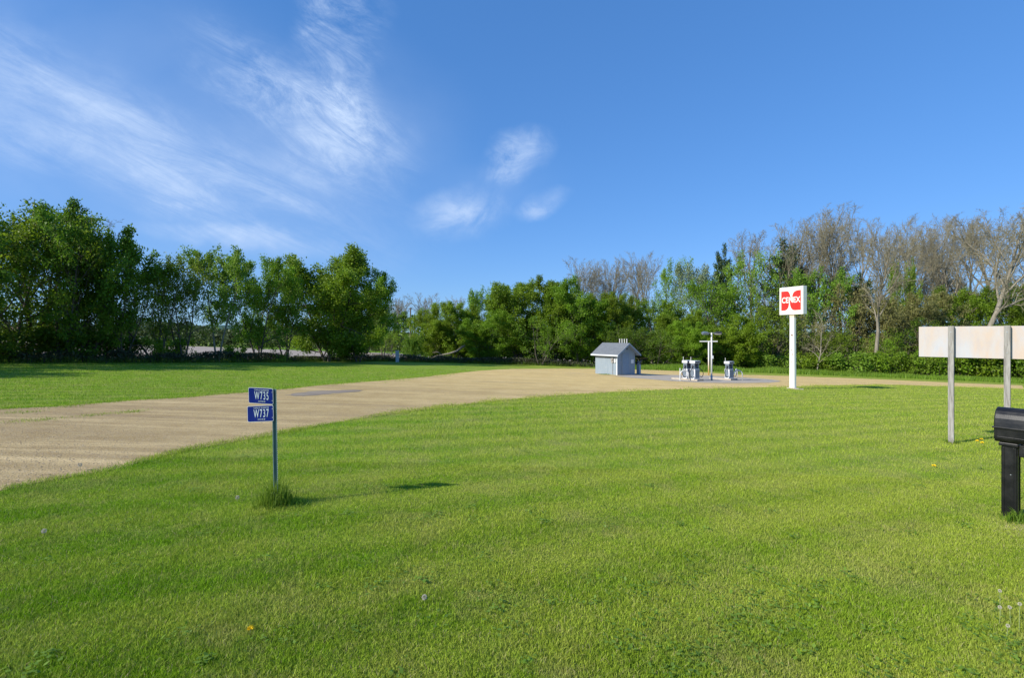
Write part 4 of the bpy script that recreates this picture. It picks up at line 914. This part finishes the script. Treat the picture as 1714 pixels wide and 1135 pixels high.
# local frame: x along the gable front (.82,.57), y along the eave side (-.57,.82)
RH = empty('pump_shed', (sxp, syp, gzf(sxp, syp)), math.atan2(.57, .82), label='small blue grey shed with grey gabled roof on the gravel lot', cat='shed')
GWd, LN, EH, RHt, OV, GO = 2.4, 2.85, 2.06, 2.90, .36, .42
mm = MT('blue_grey_siding'); pp = mm.pos(obj=True); sxz = mm.n('ShaderNodeSeparateXYZ'); mm.link(pp, sxz.inputs[0])
n_a = mm.noise(mm.pos((6, 6, .6), obj=True), 2, 5, .6); n_b = mm.noise(pp, 2.2, 5, .7)
gro = mm.mul(mm.mul(mm.mul(sxz.outputs[0], sxz.outputs[1], 'ADD'), 5.0), 1, 'FRACT')
gl_ = mm.mr(gro, .0, .05); 
kk = mm.mix(mm.mr(n_a, .35, .65), (.22, .275, .325), (.28, .335, .38)); kk = mm.mix(gl_, (.10, .14, .18), kk)
kk = mm.mix(mm.mul(mm.mr(n_b, .55, .75), .35), kk, (.34, .37, .38)); mm.color(kk); mm.rough(.7, .3); mm.bump(gl_, .01, .8); M_SID = mm.m
sl_ = (RHt - EH) / (GWd / 2)
b = MB(); b.prism([(0, -.15), (GWd, -.15), (GWd, EH), (GWd / 2, RHt - .06), (0, EH)], 'y', 0, LN); b.build('wall', M_SID, RH)
M_SHIN = MT('grey_shingles'); pp = M_SHIN.pos(obj=True); br_ = M_SHIN.n('ShaderNodeTexBrick'); mpp = M_SHIN.n('ShaderNodeMapping'); mpp.inputs['Rotation'].default_value = (0, 0, R(90))
M_SHIN.link(pp, mpp.inputs[0]); M_SHIN.link(mpp.outputs[0], br_.inputs[0]); br_.inputs['Scale'].default_value = 4
br_.inputs['Color1'].default_value = (.125, .14, .155, 1); br_.inputs['Color2'].default_value = (.16, .175, .19, 1); br_.inputs['Mortar'].default_value = (.08, .085, .09, 1)
br_.inputs['Mortar Size'].default_value = .02; br_.inputs['Row Height'].default_value = .5; br_.inputs['Brick Width'].default_value = .9
M_SHIN.color(M_SHIN.mix(M_SHIN.mul(M_SHIN.noise(pp, 9, 5, .7), .5), br_.outputs[0], (.20, .215, .23))); M_SHIN.rough(.85, .25)
zo = EH - sl_ * OV; tk = .07
b = MB(); b.prism([(-OV, zo), (GWd / 2, RHt), (GWd + OV, zo), (GWd + OV, zo + tk), (GWd / 2, RHt + tk), (-OV, zo + tk)], 'y', -GO, LN + GO * .6)
roof = b.build('roof', M_SHIN.m, RH)
M_FAS = paint('fascia_white', (.62, .66, .68), (.55, .6, .62), 5, .6)
b = MB(); b.box((-OV - .013, (LN + GO * .6 - GO) / 2, zo + .015), (.02, LN + GO * 1.6, .13)); b.build('fascia', M_FAS, roof)
b = MB(); b.box((GWd + OV + .013, (LN + GO * .6 - GO) / 2, zo + .015), (.02, LN + GO * 1.6, .13)); b.build('fascia', M_FAS, roof)
M_RAKE = paint('rake_blue_grey', (.24, .29, .34), (.28, .33, .38), 5, .6)
for sg in (-1, 1):
    x0_, x1_ = (-OV, GWd / 2) if sg < 0 else (GWd / 2, GWd + OV)
    z0_, z1_ = (zo, RHt) if sg < 0 else (RHt, zo)
    b = MB(); b.prism([(x0_, z0_ - .09), (x1_, z1_ - .09), (x1_, z1_ + tk + .005), (x0_, z0_ + tk + .005)], 'y', -GO - .026, -GO - .002); b.build('rake_board', M_RAKE, roof)
    b = MB(); b.prism([(x0_ + .01, z0_ - .05), (x1_, z1_ - .05), (x1_, z1_ - .004), (x0_ + .01, z0_ - .004)], 'y', -GO + .0, -.002); b.build('soffit', M_RAKE, roof)
for i in range(4):
    yy_ = .02 + i * .30; b = MB(); b.cyl((GWd / 2 + .12, yy_, RHt - .2), (GWd / 2 + .12, yy_, RHt + .42), .045, n=12); b.cyl((GWd / 2 + .12, yy_, RHt + .42), (GWd / 2 + .12, yy_, RHt + .46), .06, n=12)
    b.build('vent_pipe', paint('vent_white', (.66, .66, .64), None, 8, .5) if i == 0 else bpy.data.materials['vent_white'], roof)
b = MB(); b.box((.02, -.012, EH / 2), (.09, .03, EH)); b.build('corner_board', M_FAS, RH)
b = MB(); b.box((-.012, .05, EH / 2), (.022, .10, EH)); b.build('corner_board', M_FAS, RH)
mm2 = paint('door_blue_grey', (.19, .255, .33), (.22, .29, .365), 4, .65)
dr = MB().box((1.12, -.018, .98), (.88, .035, 1.88)).build('door', mm2, RH, bevel=.004)
b = MB()
for (cx_, cz_, w_, h_) in ((.655, .98, .05, 1.96), (1.585, .98, .05, 1.96), (1.12, 1.955, .98, .05)): b.box((cx_, -.022, cz_), (w_, .044, h_))
b.build('door_frame', M_RAKE, RH)
MB().cyl((1.48, -.035, .95), (1.48, -.09, .95), .03).build('handle', M_ALU, dr)
MB().box((1.30, -.014, 2.42), (.16, .026, .12)).build('gable_vent', M_DARK, RH)
MB().box((2.02, -.016, 1.22), (.36, .03, .36)).build('notice', paint('notice_white', (.78, .78, .76), None, 12, .5), RH)
# meter and boxes on the sunlit side
b = MB(); b.box((-.06, .55, 1.35), (.10, .26, .42)); b.cyl((-.10, .55, 1.42), (-.19, .55, 1.42), .085, n=16); b.build('electric_meter', paint('meter_grey', (.34, .32, .29), (.25, .23, .21), 8, .5), RH, bevel=.006)
b = MB(); b.box((-.05, .22, 1.33), (.10, .20, .36)); b.build('junction_box', paint('box_white', (.66, .67, .66), None, 8, .5), RH, bevel=.006)
b = MB(); b.cyl((-.03, .55, .0), (-.03, .55, 1.15), .03, n=10); b.cyl((-.03, .55, 1.56), (-.03, .55, 1.9), .02, n=10); b.build('conduit', M_ALU, RH)
tuft('grass_tuft', sxp - .9, syp + .75, 500, .5, .03, .12, .02, 'thin green weeds along the sunlit shed wall', M_TUFT)['kind'] = 'stuff'

# --- payment kiosk right of the shed
kx, ky = ground(1071, 628.0)
RK = empty('payment_kiosk', (kx, ky, gzf(kx, ky)), math.atan2(.57, .82), label='narrow blue grey card kiosk with dark sloping hood right of the shed', cat='kiosk')
MK = paint('kiosk_blue', (.22, .29, .36), (.27, .34, .41), 6, .5)
b = MB(); b.prism([(-.02, 0), (.30, 0), (.30, .98), (.20, 1.36), (-.02, 1.36)], 'x', -.13, .13); b.build('cabinet', MK, RK, bevel=.012)
b = MB(); b.prism([(-.16, 1.34), (.36, 1.05), (.39, 1.10), (-.16, 1.44)], 'x', -.19, .19); b.build('hood', M_DARK, RK, bevel=.008)
b = MB(); b.prism([(.32, 1.12), (-.75, 1.72), (-.75, 1.77), (.32, 1.17)], 'x', -.30, .34); 
b.bm.free()
MB().box((0, -.035, 1.12), (.18, .025, .20)).build('keypad', M_DARK, RK, bevel=.004)
MB().box((.12, .1, .03), (.8, .9, .08)).build('slab', M_CONC, RK, bevel=.01)

# --- fuel pumps
M_PW = paint('pump_white', (.78, .79, .80), (.70, .71, .72), 4, .4, dirt=(.45, .42, .38), amount=.4)
M_PG = paint('pump_shaded_grey', (.15, .19, .235), (.20, .24, .285), 5, .4, metal=.2)  # blue-grey darkened so the pump fronts carry their shade in the colour
M_PIPE = paint('worn_white_pipe', (.62, .63, .62), (.50, .51, .50), 10, .5, dirt=(.3, .2, .12), amount=.4)
PR = math.atan2(.57, .82)
def island(px, py, name, label, Ln):
    X, Y = ground(px, py); r = MB(); w = .85
    r.box((w / 2 - .05, Ln / 2 - .1, .05), (w, Ln, .18)); o = r.build(name, M_CONC, bevel=.03); o.location = (X, Y, gzf(X, Y)); o.rotation_euler = (0, 0, PR)
    return tag(o, label, 'concrete island', 'concrete pump islands'), X, Y
def pump(off, base, label, hose_side=1, tall_pipe=True):
    X, Y = base; v_ = Matrix.Rotation(PR, 2) @ Vector(off)
    x, y = X + v_.x, Y + v_.y
    r = empty('fuel_pump', (x, y, gzf(X, Y) + .14), PR, label=label, cat='fuel pump', group='old fuel pumps on the islands')
    MB().box((0, 0, .40), (.62, .46, .80)).build('cabinet', M_PW, r, bevel=.012)
    MB().box((0, -.237, .42), (.54, .012, .68)).build('front_panel', M_PG, r, bevel=.003)
    MB().box((-.3145, .05, .42), (.012, .30, .70)).build('side_shade_panel', M_PG, r, bevel=.003)  # dark panel added to narrow the sunlit side to a bright edge
    b = MB()
    for sx2 in (-1, 1): b.box((sx2 * .26, 0, 1.03), (.07, .34, .50))
    b.box((0, .06, 1.0), (.44, .22, .42)); b.build('column', M_PG, r, bevel=.006)
    MB().box((0, 0, 1.37), (.72, .50, .20)).build('head', M_PW, r, bevel=.012)
    MB().box((0, -.254, 1.37), (.60, .012, .13)).build('display', M_DARK, r, bevel=.003)
    MB().box((0, -.06, 1.08), (.30, .05, .22)).build('price_display', M_DARK, r, bevel=.003)
    for k_, sx2 in enumerate((-1, 1)):
        b = MB(); b.box((sx2 * .345, -.02, .98), (.05, .08, .30)); b.tube([(sx2 * .37, -.03, .86), (sx2 * .40, -.06, 1.0), (sx2 * .38, -.12, 1.12)], .022, 8)
        nz = b.build('nozzle', M_DARK, r)
        sgn = sx2
        b = MB(); pts = []
        for i in range(17):
            t = i / 16; pts.append((sgn * (.38 + .62 * math.sin(t * math.pi) ** 1.0 * (.75 if k_ == 0 else 1) * (1 - .2 * t)), -.05 - .15 * t, .92 - t * 1.0 * (1 - .0) + .0 if t < .8 else .12 + (t - .8) * .4))
        b.tube(pts, .026, 8); b.build('hose', M_RUBBER, r)
    if tall_pipe: MB().cyl((-.30, .16, 1.4), (-.30, .16, 1.78), .022, n=8).build('hose_mast', M_PIPE, r)
    return r
i1, X1, Y1 = island(1166, 638.2, 'pump_island', 'concrete island under the left pair of fuel pumps', 2.5)
i2, X2, Y2 = island(1224, 637.0, 'pump_island', 'concrete island under the right single fuel pump', 2.2)
pump((.28, .36), (X1, Y1), 'white fuel pump at the front of the left island')
pump((.26, 1.06), (X1, Y1), 'white fuel pump at the back of the left island, behind the front pump')
pump((.34, .42), (X2, Y2), 'white fuel pump standing alone on the right island')
def hoop(px, py, wpx, label, yaw=0):
    X, Y = ground(px, py); w = wpx / F * Y; h = .86; r = w / 2; pts = [(-r, 0, -.1), (-r, 0, h - r)]
    for i in range(1, 12): a = math.pi * i / 12; pts.append((-r * math.cos(a), 0, h - r + r * math.sin(a)))
    pts += [(r, 0, h - r), (r, 0, -.1)]
    b = MB(); b.tube(pts, .05, 12); o = b.build('guard_hoop', M_PIPE, smooth=True); o.location = (X, Y, gzf(X, Y)); o.rotation_euler = (0, 0, yaw)
    return tag(o, label, 'guard rail', 'bent pipe guards by the pumps')
hoop(1145.7, 638.5, 13.5, 'bent white pipe guard at the left end of the left pump island')
hoop(1235, 636.5, 15, 'front bent white pipe guard right of the right fuel pump')
hoop(1232.5, 633, 11, 'rear bent pipe guard right of the right fuel pump, behind the front one', .9)
X, Y = ground(1138.3, 637.5); b = MB(); b.cyl((0, 0, -.1), (0, 0, .98), .045, n=12); b.cyl((0, 0, .98), (0, 0, 1.0), .055, n=12)
o = b.build('bollard', M_PIPE); o.location = (X, Y, gzf(X, Y)); tag(o, 'thin white upright pipe left of the bent pipe guard', 'bollard')

# --- floodlight pole
X, Y = ground(1191, 637.2)
RF = empty('floodlight_pole', (X, Y, gzf(X, Y)), 0, label='white pole with two floodlights on top between the fuel pumps', cat='light pole')
hP = (637.2 - 557) / F * Y
MB().cyl((0, 0, .42), (0, 0, hP), .068, .055, n=16).build('pole', M_WHITE, RF, smooth=True)
MB().cyl((0, 0, -.1), (0, 0, .42), .085, n=16).build('pole_base', M_ALU, RF, smooth=True)
MB().box((.02, -.09, 1.95), (.17, .12, .26)).build('switch_box', M_PW, RF, bevel=.008)
MB().tube([(-.72, 0, hP - .02), (.75, 0, hP - .02)], .025, 8).build('cross_arm', M_ALU, RF)
for sg in (-1, 1):
    b = MB(); b.prism([(-.26, -.08), (.26, -.10), (.26, .03), (.1, .09), (-.20, .08)], 'y', -.2, .2)
    fl_ = b.build('floodlight', M_DARK if sg > 0 else paint('lamp_grey', (.10, .13, .17), (.14, .17, .2), 6, .4), RF, bevel=.01, loc=(sg * .52, -.02, hP - .02), rot=(R(-12), 0, R(180) if sg < 0 else 0))
    MB().box((0, 0, -.105), (.50, .36, .012)).build('lens', paint('lamp_glass', (.55, .58, .6), None, 8, .15) if sg < 0 else bpy.data.materials['lamp_glass'], fl_, rot=(0, R(2.2), 0))
# --- T shaped pole behind
X, Y = ground(1186.2, 628.6); hT = (628.6 - 572) / F * Y
RT = empty('cross_pole', (X, Y, gzf(X, Y)), 0, label='white T shaped pole with yellowed foot behind the floodlight pole', cat='pole')
mm = MT('yellowed_white_paint'); pp = mm.pos(obj=True); s3 = mm.n('ShaderNodeSeparateXYZ'); mm.link(pp, s3.inputs[0])
kk = mm.mix(mm.mr(mm.mul(s3.outputs[2], mm.noise(pp, 3), 'ADD'), .8, 2.2), (.70, .46, .16), (.82, .80, .76)); mm.color(kk); mm.rough(.5)
MB().cyl((0, 0, 0), (0, 0, hT), .065, n=14).build('pole', mm.m, RT, smooth=True)
MB().box((0, 0, hT + .03), (1.86, .09, .11)).build('cross_bar', M_WHITE, RT, bevel=.01)
# --- utility pole and marker in the gap
X = (687 - CX) / F * 96; Y = 96
RU = empty('utility_pole', (X, Y, gzf(X, Y)), 0, label='bare dark wooden utility pole in the gap between the trees', cat='utility pole')
hU = H + (560 - 515) / F * Y - gzf(X, Y); MB().cyl((0, 0, -.3), (0, 0, hU), .19, .13, n=12).build('pole', BARK, RU, smooth=True)
MB().box((0, 0, hU - .25), (.5, .12, .12)).cyl((.18, 0, hU - .2), (.18, 0, hU + .05), .05).build('bracket', M_DARK, RU)
X, Y = ground(665, 603.5); Y = 66; X = (665 - CX) / F * Y
RQ = empty('utility_pedestal', (X, Y, gzf(X, Y)), R(20), label='pale grey utility pedestal standing in the brush by the gap', cat='utility box')
hq = H + (560 - 588) / F * Y - gzf(X, Y)
MB().box((0, 0, hq / 2), (.42, .34, hq)).build('housing', paint('pedestal_grey', (.46, .50, .56), None, 6, .6), RQ, bevel=.03)
MB().box((0, 0, hq + .03), (.48, .40, .08)).build('cap', paint('pedestal_cap', (.52, .56, .62), None, 6, .6), RQ, bevel=.02)
# --- fallen limb
X, Y = (755 - CX) / F * 72, 72
g0 = gzf(X, Y); b = MB(); b.tube([(-3.1, 0, .35), (-2.2, .1, .9), (-1.2, 0, 1.1), (-.3, -.1, 1.25), (.8, .2, 1.6), (2.0, .1, 2.5)], [.06, .09, .10, .13, .15, .17], 8)
b.tube([(-1.2, 0, 1.1), (-1.9, -.3, 1.5), (-2.6, -.3, 1.4)], [.06, .05, .02], 6)
o = b.build('fallen_limb', BARK_L, smooth=True); o.location = (X, Y, g0); tag(o, 'pale fallen limb leaning out of the bushes near the gap', 'branch')

# --- dandelions
M_YEL = paint('dandelion_yellow', (.86, .66, .008), (.84, .58, .008), 60, .8)
M_PUFF = paint('dandelion_seed', (.62, .57, .47), (.50, .46, .38), 60, .9)
M_STEM = paint('dandelion_stem', (.20, .26, .08), (.26, .30, .12), 30, .7)
def dandelion(px, py, kind, label, group, h=.05, s=.02):
    X, Y = ground(px, py); r = empty('dandelion', (X, Y, gzf(X, Y)), rt.uniform(0, 6), label=label, cat='dandelion', group=group)
    MB().tube([(0, 0, 0), (.008, .002, h * .5), (.01, .0, h)], .0022, 6).build('stem', M_STEM, r)
    g = np.random.default_rng(int(px)); n = 60
    d = g.normal(size=(n, 3))
    if kind == 'yellow': d[:, 2] = np.abs(d[:, 2]) * .5 + .1
    d /= np.linalg.norm(d, axis=1)[:, None]; tip = d * s * g.uniform(.8, 1.05, (n, 1)); side = np.cross(d, g.normal(size=(n, 3))); side /= np.linalg.norm(side, axis=1)[:, None]
    ww = s * (.20 if kind == 'yellow' else .16)
    v = np.stack([side * 0, tip + side * ww, tip * 1.05, tip - side * ww], 1).reshape(-1, 3) + [.01, 0, h]
    if kind != 'yellow':
        n = 420; d = g.normal(size=(n, 3)); d /= np.linalg.norm(d, axis=1)[:, None]; tip = d * s * g.uniform(.75, 1.05, (n, 1)); side = np.cross(d, g.normal(size=(n, 3))); side /= np.linalg.norm(side, axis=1)[:, None]
        v = np.stack([tip * .55, tip + side * s * .06, tip * 1.02, tip - side * s * .06], 1).reshape(-1, 3) + [.01, 0, h]
    npmesh('flower_head' if kind == 'yellow' else 'seed_head', v, np.arange(4 * n).reshape(-1, 4), M_YEL if kind == 'yellow' else M_PUFF, r)
YG, WG = 'yellow dandelions in the lawn', 'white dandelion seed heads in the lawn'
dandelion(419, 1064, 'yellow', 'yellow dandelion flower alone in the left foreground lawn', YG, .04, .024)
dandelion(712, 1012, 'seed', 'grey white dandelion seed head in the centre foreground lawn', WG, .06, .022)
dandelion(76, 897, 'seed', 'white seed head at the left of the lawn below the gravel edge', WG, .05, .024)
dandelion(397, 840, 'seed', 'white seed head left of the address sign tuft', WG, .05, .026)
dandelion(134, 788, 'seed', 'white seed head at the grass edge of the drive', WG, .09, .03)
dandelion(480, 838, 'seed', 'white seed head just right of the address sign post', WG, .07, .024)
for a in ((1636, 741, 'left yellow dandelion flower near the left signboard post'), (1642, 738, 'topmost yellow dandelion flower near the left signboard post'), (1644, 744, 'right yellow dandelion flower near the left signboard post'), (1564, 784, 'yellow dandelion flower left of and nearer than the signboard post')):
    dandelion(a[0], a[1], 'yellow', a[2], YG, .04, .036)
for a in ((1676, 1036, 'tall seed head, leftmost of the cluster at the right photo edge'), (1672, 1050, 'short seed head, lowest left of the cluster at the right photo edge'), (1706, 1060, 'tall seed head near the right photo edge below the mailbox'), (1693, 1052, 'small seed head in the middle of the cluster below the mailbox'), (1684, 1072, 'lowest seed head of the cluster at the right photo edge')):
    dandelion(a[0], a[1], 'seed', a[2], WG, {1676: .22, 1672: .16, 1706: .22, 1693: .16, 1684: .11}[a[0]], .013)
for o in bpy.data.objects:
    if o.users_collection == () : bpy.data.objects.remove(o)
